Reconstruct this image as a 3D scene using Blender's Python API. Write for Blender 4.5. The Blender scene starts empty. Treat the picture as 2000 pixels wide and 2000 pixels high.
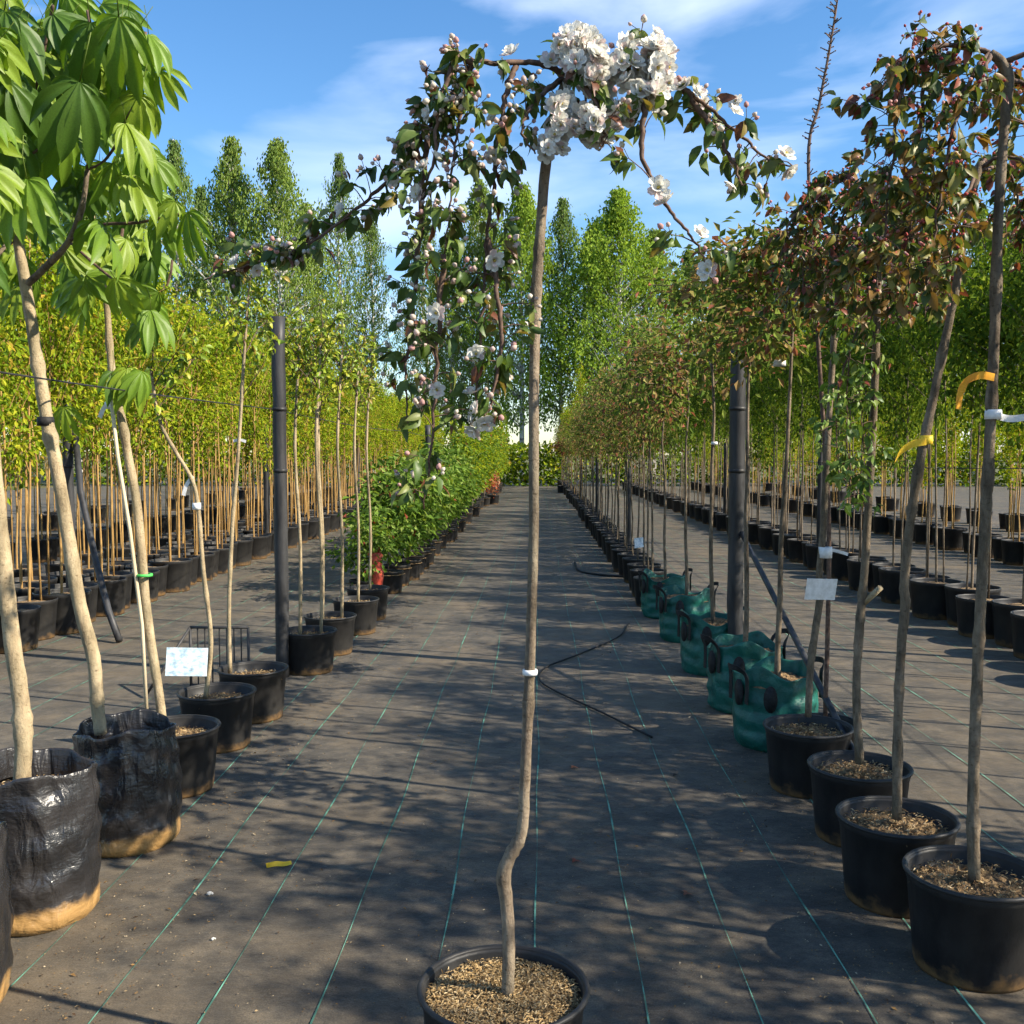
import bpy, math, random
import numpy as np
from mathutils import Vector, Matrix

# ------------------------------------------------------------------ camera, sky, sun, exposure
scene = bpy.context.scene
CAM_H = 1.55
PITCH = math.atan(115 / 2000)
YAW = math.atan(48 / 2000)
cam_d = bpy.data.cameras.new("camera")
cam_d.sensor_width = 36
cam_d.lens = 36
cam_d.clip_start = 0.05
cam_d.clip_end = 2000
cam = bpy.data.objects.new("camera", cam_d)
scene.collection.objects.link(cam)
cam.location = (0, 0, CAM_H)
cam.rotation_euler = (math.pi / 2 - PITCH, 0, YAW)
scene.camera = cam

SUN_EL = math.radians(36)
SUN_XY = Vector((1.335, -0.44)).normalized()
sun_dir = Vector((SUN_XY.x * math.cos(SUN_EL), SUN_XY.y * math.cos(SUN_EL), math.sin(SUN_EL)))
SUN_ROT = math.atan2(SUN_XY.x, SUN_XY.y)
world = bpy.data.worlds.new("World")
scene.world = world
world.use_nodes = True
wn, wl = world.node_tree.nodes, world.node_tree.links
wn.clear()
w_out = wn.new("ShaderNodeOutputWorld")
w_bg = wn.new("ShaderNodeBackground")
w_bg.inputs["Strength"].default_value = 0.105
sky = wn.new("ShaderNodeTexSky")
sky.sky_type = 'NISHITA'
sky.sun_disc = False
sky.sun_elevation = SUN_EL
sky.sun_rotation = SUN_ROT
sky.air_density = 1.0
sky.dust_density = 0.3
sky.ozone_density = 3.0
# thin cirrus, everywhere in the sky
tc = wn.new("ShaderNodeTexCoord")
mp = wn.new("ShaderNodeMapping")
mp.inputs["Scale"].default_value = (1.3, 2.2, 5.0)
mp.inputs["Rotation"].default_value = (0.0, 0.35, 0.5)
mp.inputs["Location"].default_value = (1.6, 2.7, 0.9)
n1 = wn.new("ShaderNodeTexNoise")
n1.inputs["Scale"].default_value = 1.6
n1.inputs["Detail"].default_value = 7
n1.inputs["Roughness"].default_value = 0.5
n1.inputs["Distortion"].default_value = 0.6
cr = wn.new("ShaderNodeValToRGB")
cr.color_ramp.elements[0].position = 0.51
cr.color_ramp.elements[0].color = (0, 0, 0, 1)
cr.color_ramp.elements[1].position = 0.80
cr.color_ramp.elements[1].color = (0.6, 0.6, 0.6, 1)
wm = wn.new("ShaderNodeMixRGB")
wm.inputs[2].default_value = (7.4, 8.0, 9.6, 1)
sat = wn.new("ShaderNodeHueSaturation")
sat.inputs["Saturation"].default_value = 1.22
wl.new(tc.outputs["Generated"], mp.inputs[0])
wl.new(mp.outputs[0], n1.inputs["Vector"])
wl.new(n1.outputs[0], cr.inputs[0])
wl.new(cr.outputs[0], wm.inputs[0])
wl.new(sky.outputs[0], sat.inputs["Color"])
wl.new(sat.outputs[0], wm.inputs[1])
wl.new(wm.outputs[0], w_bg.inputs[0])
wl.new(w_bg.outputs[0], w_out.inputs[0])

sun_d = bpy.data.lights.new("sun", 'SUN')
sun_d.energy = 5.0
sun_d.angle = math.radians(0.53)
sun_d.color = (1.0, 0.90, 0.74)
sun = bpy.data.objects.new("sun", sun_d)
scene.collection.objects.link(sun)
sun.rotation_euler = (-sun_dir).to_track_quat('-Z', 'Y').to_euler()
sun.location = (20, -10, 20)

vs = scene.view_settings
vs.view_transform = 'Standard'
vs.look = 'None'
vs.exposure = 1.1
vs.gamma = 1.0
vs.use_curve_mapping = False
scene.cycles.use_adaptive_sampling = True
scene.cycles.adaptive_threshold = 0.03
scene.cycles.max_bounces = 4
scene.cycles.diffuse_bounces = 2
scene.cycles.glossy_bounces = 2
scene.cycles.transmission_bounces = 2
scene.cycles.use_denoising = True

# ------------------------------------------------------------------ pixel helpers (pixels of a 1932 px wide view of the photo)
KPX = 2000 / 1932
_R = cam.rotation_euler.to_matrix()


def ray(x, y):
    v = Vector(((x * KPX - 1000) / 2000, -(y * KPX - 1000) / 2000, -1.0))
    return _R @ v


def at(x, y, Y):
    r = ray(x, y)
    t = Y / r.y
    return Vector((r.x * t, Y, CAM_H + r.z * t))


def on_ground(x, y):
    r = ray(x, y)
    t = -CAM_H / r.z
    return Vector((r.x * t, r.y * t, 0))


rnd = random.Random(7)
rng = np.random.default_rng(11)
col = scene.collection


# ------------------------------------------------------------------ materials
def new_mat(name):
    m = bpy.data.materials.new(name)
    m.use_nodes = True
    nt = m.node_tree
    b = nt.nodes["Principled BSDF"]
    return m, nt, b


def noise(nt, scale, detail=4, rough=0.6, coord="Object", stretch=None):
    t = nt.nodes.new("ShaderNodeTexCoord")
    n = nt.nodes.new("ShaderNodeTexNoise")
    n.inputs["Scale"].default_value = scale
    n.inputs["Detail"].default_value = detail
    n.inputs["Roughness"].default_value = rough
    if stretch:
        mpn = nt.nodes.new("ShaderNodeMapping")
        mpn.inputs["Scale"].default_value = stretch
        nt.links.new(t.outputs[coord], mpn.inputs[0])
        nt.links.new(mpn.outputs[0], n.inputs["Vector"])
    else:
        nt.links.new(t.outputs[coord], n.inputs["Vector"])
    return n


def ramp(nt, src, stops):
    r = nt.nodes.new("ShaderNodeValToRGB")
    el = r.color_ramp.elements
    while len(el) < len(stops):
        el.new(0.5)
    for e, (p, c) in zip(el, stops):
        e.position = p
        e.color = (*c, 1)
    nt.links.new(src, r.inputs[0])
    return r


def bump(nt, b, src, strength, dist=0.01):
    n = nt.nodes.new("ShaderNodeBump")
    n.inputs["Strength"].default_value = strength
    n.inputs["Distance"].default_value = dist
    nt.links.new(src, n.inputs["Height"])
    nt.links.new(n.outputs[0], b.inputs["Normal"])
    return n


def noisy(name, c1, c2, scale, rough=0.8, bscale=None, bstr=0.3, bdist=0.01, spec=0.3, stretch=None, lo=0.35, hi=0.65):
    m, nt, b = new_mat(name)
    n = noise(nt, scale, stretch=stretch)
    r = ramp(nt, n.outputs[0], [(lo, c1), (hi, c2)])
    nt.links.new(r.outputs[0], b.inputs["Base Color"])
    b.inputs["Roughness"].default_value = rough
    b.inputs["Specular IOR Level"].default_value = spec
    if bscale:
        n2 = noise(nt, bscale, stretch=stretch)
        bump(nt, b, n2.outputs[0], bstr, bdist)
    return m


def leaf_mat(name, trans=0.4, rough=0.45, spec=0.35, tint=(1.15, 1.1, 0.55), gain=1.0):
    m, nt, b = new_mat(name)
    a = nt.nodes.new("ShaderNodeAttribute")
    a.attribute_name = "col"
    n = noise(nt, 45, 3)
    r = ramp(nt, n.outputs[0], [(0.3, (0.82 * gain,) * 3), (0.7, (1.12 * gain,) * 3)])
    mx = nt.nodes.new("ShaderNodeMixRGB")
    mx.blend_type = 'MULTIPLY'
    mx.inputs[0].default_value = 1
    nt.links.new(a.outputs["Color"], mx.inputs[1])
    nt.links.new(r.outputs[0], mx.inputs[2])
    nt.links.new(mx.outputs[0], b.inputs["Base Color"])
    b.inputs["Roughness"].default_value = rough
    b.inputs["Specular IOR Level"].default_value = spec
    tr = nt.nodes.new("ShaderNodeBsdfTranslucent")
    mt = nt.nodes.new("ShaderNodeMixRGB")
    mt.blend_type = 'MULTIPLY'
    mt.inputs[0].default_value = 1
    mt.inputs[2].default_value = (*tint, 1)
    nt.links.new(mx.outputs[0], mt.inputs[1])
    nt.links.new(mt.outputs[0], tr.inputs[0])
    ms = nt.nodes.new("ShaderNodeMixShader")
    ms.inputs[0].default_value = trans
    nt.links.new(b.outputs[0], ms.inputs[1])
    nt.links.new(tr.outputs[0], ms.inputs[2])
    nt.links.new(ms.outputs[0], nt.nodes["Material Output"].inputs[0])
    return m


def far_leaf_mat(name, trans, tint):
    m, nt, b = new_mat(name)
    nt.nodes.remove(b)
    a = nt.nodes.new("ShaderNodeAttribute"); a.attribute_name = "col"
    df = nt.nodes.new("ShaderNodeBsdfDiffuse"); tr = nt.nodes.new("ShaderNodeBsdfTranslucent")
    mt = nt.nodes.new("ShaderNodeMixRGB"); mt.blend_type = 'MULTIPLY'; mt.inputs[0].default_value = 1; mt.inputs[2].default_value = (*tint, 1)
    ms = nt.nodes.new("ShaderNodeMixShader"); ms.inputs[0].default_value = trans
    nt.links.new(a.outputs["Color"], df.inputs[0]); nt.links.new(a.outputs["Color"], mt.inputs[1]); nt.links.new(mt.outputs[0], tr.inputs[0])
    nt.links.new(df.outputs[0], ms.inputs[1]); nt.links.new(tr.outputs[0], ms.inputs[2])
    nt.links.new(ms.outputs[0], nt.nodes["Material Output"].inputs[0])
    return m


M = {}
M['leaf_far'] = far_leaf_mat("leaf_far", 0.42, (1.2, 1.15, 0.4))
M['leaf_far_red'] = far_leaf_mat("leaf_far_reddish", 0.32, (1.15, 1.05, 0.6))
M['leaf'] = leaf_mat("leaf", 0.32)
M['leaf_bright'] = leaf_mat("leaf_spring", 0.45, tint=(1.2, 1.15, 0.35))
M['petal'] = leaf_mat("petal", 0.35, 0.7, 0.1, tint=(1.0, 0.98, 0.9))
def bark_mat(name, dark, mid, light, scale=22):
    m, nt, b = new_mat(name)
    n = noise(nt, scale, 6, 0.7, stretch=(1, 1, 0.35))
    r = ramp(nt, n.outputs[0], [(0.30, dark), (0.46, mid), (0.66, light)])
    sp = noise(nt, 70, 3, 0.6, stretch=(1, 1, 1.8))
    rs = ramp(nt, sp.outputs[0], [(0.30, (0.55, 0.52, 0.48)), (0.42, (1, 1, 1))])
    pa = noise(nt, 5, 3, 0.5)
    rp = ramp(nt, pa.outputs[0], [(0.35, (0.72, 0.74, 0.70)), (0.65, (1.1, 1.08, 1.05))])
    a, c = nt.nodes.new("ShaderNodeMixRGB"), nt.nodes.new("ShaderNodeMixRGB")
    for q in (a, c): q.blend_type = 'MULTIPLY'; q.inputs[0].default_value = 1
    nt.links.new(r.outputs[0], a.inputs[1]); nt.links.new(rs.outputs[0], a.inputs[2])
    nt.links.new(a.outputs[0], c.inputs[1]); nt.links.new(rp.outputs[0], c.inputs[2])
    nt.links.new(c.outputs[0], b.inputs["Base Color"])
    b.inputs["Roughness"].default_value = 0.8
    b.inputs["Specular IOR Level"].default_value = 0.2
    n2 = noise(nt, 110, 5, 0.7, stretch=(1, 1, 0.6))
    bump(nt, b, n2.outputs[0], 0.8, 0.006)
    return m


M['bark'] = bark_mat("bark_grey_brown", (0.055, 0.042, 0.03), (0.17, 0.13, 0.095), (0.34, 0.275, 0.20))
M['bark_pale'] = bark_mat("bark_pale", (0.15, 0.11, 0.07), (0.32, 0.25, 0.155), (0.46, 0.37, 0.24), 16)
M['bark_dark'] = bark_mat("bark_dark", (0.05, 0.036, 0.024), (0.13, 0.10, 0.07), (0.27, 0.21, 0.15))
M['bark_gold'] = noisy("bark_golden", (0.22, 0.12, 0.035), (0.42, 0.26, 0.09), 14, 0.7, 90, 0.3, 0.003, stretch=(1, 1, 0.4))
M['bark_birch'] = noisy("bark_birch", (0.12, 0.11, 0.10), (0.62, 0.60, 0.55), 2.5, 0.8, stretch=(1, 1, 2.2), lo=0.36, hi=0.5)
M['twig'] = noisy("twig", (0.06, 0.035, 0.025), (0.16, 0.10, 0.07), 60, 0.75)


def pot_material():
    m, nt, b = new_mat("black_pot_plastic")
    n = noise(nt, 9, 5, stretch=(1, 1, 0.6))
    r = ramp(nt, n.outputs[0], [(0.35, (0.012, 0.012, 0.013)), (0.62, (0.028, 0.027, 0.026)), (0.85, (0.045, 0.041, 0.036))])
    # dried earth splashed up from the floor
    t = nt.nodes.new("ShaderNodeTexCoord")
    s = nt.nodes.new("ShaderNodeSeparateXYZ")
    nt.links.new(t.outputs["Object"], s.inputs[0])
    n2 = noise(nt, 14, 4)
    ad = nt.nodes.new("ShaderNodeMath"); ad.operation = 'MULTIPLY_ADD'
    ad.inputs[1].default_value = -0.16; ad.inputs[2].default_value = 0.09
    nt.links.new(n2.outputs[0], ad.inputs[0])
    su = nt.nodes.new("ShaderNodeMath"); su.operation = 'ADD'
    nt.links.new(ad.outputs[0], su.inputs[0]); nt.links.new(s.outputs["Z"], su.inputs[1])
    r2 = ramp(nt, su.outputs[0], [(0.015, (0.75, 0.75, 0.75)), (0.055, (0, 0, 0))])
    mx = nt.nodes.new("ShaderNodeMixRGB")
    mx.inputs[2].default_value = (0.20, 0.115, 0.045, 1)
    nt.links.new(r2.outputs[0], mx.inputs[0]); nt.links.new(r.outputs[0], mx.inputs[1])
    nt.links.new(mx.outputs[0], b.inputs["Base Color"])
    b.inputs["Roughness"].default_value = 0.5
    b.inputs["Specular IOR Level"].default_value = 0.3
    n3 = noise(nt, 60, 4)
    bump(nt, b, n3.outputs[0], 0.15, 0.004)
    return m


def bag_material():
    m, nt, b = new_mat("black_bag_film")
    n = noise(nt, 6, 5)
    r = ramp(nt, n.outputs[0], [(0.35, (0.010, 0.010, 0.011)), (0.7, (0.035, 0.032, 0.032))])
    t = nt.nodes.new("ShaderNodeTexCoord")
    s = nt.nodes.new("ShaderNodeSeparateXYZ")
    nt.links.new(t.outputs["Object"], s.inputs[0])
    n2 = noise(nt, 9, 5, 0.65)
    ad = nt.nodes.new("ShaderNodeMath"); ad.operation = 'MULTIPLY_ADD'
    ad.inputs[1].default_value = -0.12; ad.inputs[2].default_value = 0.06
    nt.links.new(n2.outputs[0], ad.inputs[0])
    su = nt.nodes.new("ShaderNodeMath"); su.operation = 'ADD'
    nt.links.new(ad.outputs[0], su.inputs[0]); nt.links.new(s.outputs["Z"], su.inputs[1])
    r2 = ramp(nt, su.outputs[0], [(0.055, (0.95, 0.95, 0.95)), (0.085, (0, 0, 0))])
    mx = nt.nodes.new("ShaderNodeMixRGB")
    mx.inputs[2].default_value = (0.36, 0.21, 0.075, 1)
    nt.links.new(r2.outputs[0], mx.inputs[0]); nt.links.new(r.outputs[0], mx.inputs[1])
    nt.links.new(mx.outputs[0], b.inputs["Base Color"])
    rr = ramp(nt, n2.outputs[0], [(0.3, (0.2,) * 3), (0.7, (0.42,) * 3)])
    nt.links.new(rr.outputs[0], b.inputs["Roughness"])
    b.inputs["Specular IOR Level"].default_value = 0.6
    n3 = noise(nt, 11, 3, 0.5, stretch=(1, 1, 0.45))
    n3.inputs['Distortion'].default_value = 1.2
    q1 = bump(nt, b, n3.outputs[0], 0.75, 0.03)
    n4 = noise(nt, 38, 4, 0.6, stretch=(0.6, 0.6, 1.5))
    q2 = bump(nt, b, n4.outputs[0], 0.5, 0.008)
    nt.links.new(q1.outputs[0], q2.inputs['Normal'])
    return m


def teal_material():
    m, nt, b = new_mat("teal_woven_bag")
    n = noise(nt, 8, 4)
    r = ramp(nt, n.outputs[0], [(0.3, (0.006, 0.085, 0.066)), (0.7, (0.020, 0.19, 0.145))])
    nt.links.new(r.outputs[0], b.inputs["Base Color"])
    b.inputs["Roughness"].default_value = 0.42
    n3 = noise(nt, 18, 5)
    bump(nt, b, n3.outputs[0], 0.6, 0.02)
    tr = nt.nodes.new("ShaderNodeBsdfTranslucent")
    nt.links.new(r.outputs[0], tr.inputs[0])
    ms = nt.nodes.new("ShaderNodeMixShader"); ms.inputs[0].default_value = 0.25
    nt.links.new(b.outputs[0], ms.inputs[1]); nt.links.new(tr.outputs[0], ms.inputs[2])
    nt.links.new(ms.outputs[0], nt.nodes["Material Output"].inputs[0])
    return m


def fabric_material():
    m, nt, b = new_mat("woven_ground_cover")
    big = noise(nt, 0.9, 6, 0.65)
    mid = noise(nt, 5, 8, 0.75)
    fine = noise(nt, 190, 3, 0.7)
    base = ramp(nt, mid.outputs[0], [(0.30, (0.028, 0.027, 0.025)), (0.48, (0.062, 0.055, 0.045)), (0.70, (0.155, 0.127, 0.090))])
    dirt = ramp(nt, big.outputs[0], [(0.48, (0, 0, 0)), (0.68, (0.65, 0.65, 0.65))])
    mx = nt.nodes.new("ShaderNodeMixRGB"); mx.inputs[2].default_value = (0.150, 0.112, 0.068, 1)
    nt.links.new(dirt.outputs[0], mx.inputs[0]); nt.links.new(base.outputs[0], mx.inputs[1])
    sp = ramp(nt, fine.outputs[0], [(0.3, (0.6,) * 3), (0.55, (1.0,) * 3), (0.75, (1.5,) * 3)])
    mu = nt.nodes.new("ShaderNodeMixRGB"); mu.blend_type = 'MULTIPLY'; mu.inputs[0].default_value = 1
    nt.links.new(mx.outputs[0], mu.inputs[1]); nt.links.new(sp.outputs[0], mu.inputs[2])
    nt.links.new(mu.outputs[0], b.inputs["Base Color"])
    b.inputs["Roughness"].default_value = 0.7
    b.inputs["Specular IOR Level"].default_value = 0.15
    b.inputs["Sheen Weight"].default_value = 0.14
    b.inputs["Sheen Roughness"].default_value = 0.35
    b.inputs["Sheen Tint"].default_value = (1.0, 0.93, 0.82, 1)
    # weave and creases
    t = nt.nodes.new("ShaderNodeTexCoord")
    w1 = nt.nodes.new("ShaderNodeTexWave"); w1.bands_direction = 'X'; w1.inputs["Scale"].default_value = 70
    w2 = nt.nodes.new("ShaderNodeTexWave"); w2.bands_direction = 'Y'; w2.inputs["Scale"].default_value = 70
    nt.links.new(t.outputs["Object"], w1.inputs[0]); nt.links.new(t.outputs["Object"], w2.inputs[0])
    ad = nt.nodes.new("ShaderNodeMath"); ad.operation = 'ADD'
    nt.links.new(w1.outputs[1], ad.inputs[0]); nt.links.new(w2.outputs[1], ad.inputs[1])
    bb = nt.nodes.new("ShaderNodeBump"); bb.inputs["Strength"].default_value = 0.25; bb.inputs["Distance"].default_value = 0.002
    nt.links.new(ad.outputs[0], bb.inputs["Height"])
    cr_ = noise(nt, 2.2, 6, 0.65)
    b2 = nt.nodes.new("ShaderNodeBump"); b2.inputs["Strength"].default_value = 0.45; b2.inputs["Distance"].default_value = 0.06
    nt.links.new(cr_.outputs[0], b2.inputs["Height"]); nt.links.new(bb.outputs[0], b2.inputs["Normal"])
    nt.links.new(b2.outputs[0], b.inputs["Normal"])
    return m


M['pot'] = pot_material()
M['bag'] = bag_material()
M['teal'] = teal_material()
M['fabric'] = fabric_material()
M['soil'] = noisy("bark_mulch", (0.07, 0.045, 0.025), (0.30, 0.20, 0.10), 55, 0.95, 130, 0.9, 0.01)
M['chips'] = leaf_mat("mulch_chips", 0.02, 0.9, 0.1)
M['ground'] = noisy("earth_and_grass", (0.05, 0.075, 0.018), (0.14, 0.12, 0.05), 0.35, 0.95, 6, 0.5, 0.05)
M['post'] = noisy("black_post", (0.014, 0.014, 0.015), (0.05, 0.05, 0.052), 12, 0.5, 60, 0.2, 0.004, stretch=(1, 1, 0.2))
M['wire'] = noisy("wire", (0.015, 0.015, 0.015), (0.04, 0.04, 0.04), 20, 0.5)
M['strap'] = noisy("black_webbing", (0.008, 0.008, 0.008), (0.022, 0.022, 0.022), 60, 0.7)
M['thread'] = noisy("green_marker_thread", (0.045, 0.12, 0.09), (0.16, 0.40, 0.28), 6, 0.7, lo=0.42, hi=0.62)
M['tape_white'] = noisy("white_tie", (0.62, 0.62, 0.60), (0.80, 0.80, 0.80), 30, 0.5)
M['tape_yellow'] = noisy("yellow_ribbon", (0.72, 0.42, 0.02), (0.85, 0.62, 0.05), 20, 0.5)
M['tape_orange'] = noisy("orange_ribbon", (0.75, 0.28, 0.02), (0.82, 0.40, 0.03), 20, 0.5)
M['red'] = noisy("red_plastic", (0.45, 0.05, 0.03), (0.62, 0.12, 0.07), 14, 0.5)
M['green_tie'] = noisy("green_tie", (0.05, 0.35, 0.06), (0.08, 0.5, 0.1), 20, 0.5)
M['stake'] = noisy("bamboo_stake", (0.45, 0.36, 0.22), (0.62, 0.52, 0.36), 9, 0.7, stretch=(1, 1, 0.2))


def card_material():
    m, nt, b = new_mat("printed_card")
    n = noise(nt, 26, 4, 0.6, stretch=(1, 1, 1.6))
    r = ramp(nt, n.outputs[0], [(0.42, (0.62, 0.70, 0.76)), (0.58, (0.34, 0.48, 0.60)), (0.72, (0.22, 0.27, 0.32))])
    nt.links.new(r.outputs[0], b.inputs["Base Color"])
    b.inputs["Roughness"].default_value = 0.35
    return m


M['card'] = card_material()


# ------------------------------------------------------------------ mesh building
class MB:
    def __init__(s):
        s.V, s.T, s.Q, s.C, s.n = [], [], [], [], 0

    def add(s, v, tris=None, quads=None, c=(0.5, 0.5, 0.5)):
        v = np.asarray(v, float).reshape(-1, 3)
        if tris is not None and len(tris):
            s.T.append(np.asarray(tris, int).reshape(-1, 3) + s.n)
        if quads is not None and len(quads):
            s.Q.append(np.asarray(quads, int).reshape(-1, 4) + s.n)
        c = np.asarray(c, float)
        s.C.append(np.tile(c, (len(v), 1)) if c.ndim == 1 else c)
        s.V.append(v)
        s.n += len(v)

    def mesh(s, name, mat, smooth=False):
        me = bpy.data.meshes.new(name)
        V = np.concatenate(s.V) if s.V else np.zeros((0, 3))
        C = np.concatenate(s.C) if s.C else np.zeros((0, 3))
        T = np.concatenate(s.T) if s.T else np.zeros((0, 3), int)
        Q = np.concatenate(s.Q) if s.Q else np.zeros((0, 4), int)
        me.vertices.add(len(V))
        me.vertices.foreach_set("co", V.ravel().astype(np.float32))
        li = np.concatenate([T.ravel(), Q.ravel()]).astype(np.int32)
        me.loops.add(len(li))
        me.loops.foreach_set("vertex_index", li)
        me.polygons.add(len(T) + len(Q))
        st = np.concatenate([np.arange(len(T)) * 3, len(T) * 3 + np.arange(len(Q)) * 4]).astype(np.int32)
        me.polygons.foreach_set("loop_start", st)
        me.polygons.foreach_set("use_smooth", np.full(len(T) + len(Q), smooth))
        a = me.color_attributes.new("col", 'FLOAT_COLOR', 'POINT')
        a.data.foreach_set("color", np.concatenate([C, np.ones((len(C), 1))], 1).ravel().astype(np.float32))
        me.materials.append(mat)
        me.update(calc_edges=True)
        me.validate()
        return me


def obj(name, me, parent=None, loc=None):
    o = bpy.data.objects.new(name, me)
    col.objects.link(o)
    if parent is not None:
        o.parent = parent
    if loc is not None:
        o.location = loc
    return o


def tag(o, label=None, cat=None, group=None, kind=None):
    if label: o["label"] = label
    if cat: o["category"] = cat
    if group: o["group"] = group
    if kind: o["kind"] = kind
    return o


def thing(name, label, cat, loc, group=None, rz=0.0):
    o = obj(name, None, None, loc)
    o.rotation_euler = (0, 0, rz)
    o.empty_display_size = 0.1
    return tag(o, label, cat, group)


def tube(mb, pts, rad, sides=8, c=(0.5,) * 3, jitter=0.0, cap=True):
    pts = [Vector(p) for p in pts]
    n = len(pts)
    rad = [rad] * n if np.isscalar(rad) else list(rad)
    V = []
    up = Vector((0.31, 0.87, 0.12))
    for i, p in enumerate(pts):
        d = (pts[min(i + 1, n - 1)] - pts[max(i - 1, 0)])
        d = d.normalized() if d.length > 1e-9 else Vector((0, 0, 1))
        a = d.cross(up)
        a = a.normalized() if a.length > 1e-4 else d.orthogonal().normalized()
        b = d.cross(a)
        for k in range(sides):
            t = 2 * math.pi * k / sides
            r = rad[i] * (1 + (rnd.uniform(-jitter, jitter) if jitter else 0))
            V.append(p + a * math.cos(t) * r + b * math.sin(t) * r)
    Q = [(i * sides + k, i * sides + (k + 1) % sides, (i + 1) * sides + (k + 1) % sides, (i + 1) * sides + k)
         for i in range(n - 1) for k in range(sides)]
    T = []
    if cap:
        V.append(pts[0]); V.append(pts[-1])
        c0, c1 = n * sides, n * sides + 1
        T += [(c0, (k + 1) % sides, k) for k in range(sides)]
        T += [(c1, (n - 1) * sides + k, (n - 1) * sides + (k + 1) % sides) for k in range(sides)]
    mb.add([tuple(v) for v in V], T, Q, c)


def smooth_path(pts, per=6, wob=0.0, r=None):
    """Catmull-Rom through the points"""
    r = r or rnd
    P = [Vector(p) for p in pts]
    P = [P[0] * 2 - P[1]] + P + [P[-1] * 2 - P[-2]]
    out = []
    for i in range(1, len(P) - 2):
        for k in range(per):
            t = k / per
            a, b, c, d = P[i - 1], P[i], P[i + 1], P[i + 2]
            v = 0.5 * ((2 * b) + (c - a) * t + (2 * a - 5 * b + 4 * c - d) * t * t + (3 * b - a - 3 * c + d) * t ** 3)
            if wob:
                v = v + Vector((r.uniform(-wob, wob), r.uniform(-wob, wob), 0))
            out.append(v)
    out.append(P[-2])
    return out


def box(mb, lo, hi, c=(0.5,) * 3):
    x0, y0, z0 = lo
    x1, y1, z1 = hi
    v = [(x0, y0, z0), (x1, y0, z0), (x1, y1, z0), (x0, y1, z0), (x0, y0, z1), (x1, y0, z1), (x1, y1, z1), (x0, y1, z1)]
    mb.add(v, None, [(0, 3, 2, 1), (4, 5, 6, 7), (0, 1, 5, 4), (1, 2, 6, 5), (2, 3, 7, 6), (3, 0, 4, 7)], c)


# leaf templates: x = across, y = along, z = normal
LEAF_V = np.array([[0, 0, 0]] + [p for y, w, z, e in ((.14, .26, .0, .06), (.38, .45, -.01, .10), (.62, .40, -.05, .07), (.83, .22, -.13, .02))
                              for p in ([-w, y, z + e], [0, y, z], [w, y, z + e])] + [[0, 1, -.24]])
LEAF_T = np.array([[0, 3, 2], [0, 2, 1], [11, 12, 13], [10, 11, 13]])
LEAF_Q = np.array([[a + 3 * k for a in q] for k in range(3) for q in ([2, 3, 6, 5], [1, 2, 5, 4])])
CARD_V = np.array([[0, 0, 0], [-0.5, .5, .12], [0, 1, -.08], [0.5, .5, .12]])
CARD_T = np.array([[0, 3, 2], [0, 2, 1]])


def unit(a):
    return a / (np.linalg.norm(a, axis=1, keepdims=True) + 1e-9)


def leaf_frames(D, N):
    D = unit(D)
    X = unit(np.cross(D, N))
    Z = np.cross(X, D)
    return X, D, Z


def add_leaves(mb, P, D, N, L, W, C, simple=False):
    """vectorised: one leaf per row"""
    if len(P) == 0:
        return
    tv = CARD_V if simple else LEAF_V
    tt = CARD_T if simple else LEAF_T
    X, D, Z = leaf_frames(D, N)
    k, n = len(tv), len(P)
    V = (P[:, None, :] + tv[None, :, 0:1] * (X * W[:, None])[:, None, :] + tv[None, :, 1:2] * (D * L[:, None])[:, None, :]
         + tv[None, :, 2:3] * (Z * L[:, None])[:, None, :])
    off = (np.arange(n) * k)[:, None, None]
    T = (tt[None] + off).reshape(-1, 3)
    Q = None if simple else (LEAF_Q[None] + off).reshape(-1, 4)
    mb.add(V.reshape(-1, 3), T, Q, np.repeat(C, k, 0))


def pick_colors(palette, n, r=rng, vary=0.18):
    pal = np.array([p[0] for p in palette])
    w = np.array([p[1] for p in palette], float)
    idx = r.choice(len(pal), n, p=w / w.sum())
    return pal[idx] * (1 + r.uniform(-vary, vary, (n, 1)))


PAL_CRAB = [((0.065, 0.115, 0.024), 5), ((0.11, 0.165, 0.035), 4), ((0.18, 0.14, 0.035), 0.8), ((0.15, 0.06, 0.035), 0.7), ((0.19, 0.22, 0.06), 2.2)]
PAL_RED = [((0.060, 0.095, 0.020), 5), ((0.11, 0.15, 0.030), 4.5), ((0.24, 0.14, 0.04), 2.4), ((0.26, 0.08, 0.05), 2.4), ((0.20, 0.19, 0.04), 2.4)]
PAL_RUST = [((0.10, 0.155, 0.03), 5), ((0.17, 0.22, 0.045), 5), ((0.27, 0.18, 0.08), 3), ((0.28, 0.11, 0.07), 1.5), ((0.31, 0.27, 0.09), 2.4)]
PAL_YELLOW = [((0.27, 0.34, 0.022), 4), ((0.19, 0.28, 0.022), 4), ((0.36, 0.37, 0.03), 3), ((0.10, 0.17, 0.02), 1.6), ((0.36, 0.25, 0.04), 0.7)]
PAL_GREEN = [((0.088, 0.150, 0.024), 4), ((0.145, 0.215, 0.03), 4), ((0.22, 0.28, 0.035), 2.4), ((0.055, 0.09, 0.018), 1.6)]
PAL_SHRUB = [((0.085, 0.155, 0.03), 4), ((0.145, 0.235, 0.04), 4), ((0.24, 0.32, 0.08), 2.2), ((0.26, 0.07, 0.045), 0.25)]
PAL_BIRCH = [((0.17, 0.25, 0.06), 4), ((0.22, 0.30, 0.07), 4), ((0.28, 0.36, 0.08), 2), ((0.12, 0.18, 0.055), 1.5)]  # all birch leaf greens are paled to stand in for distance haze
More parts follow.
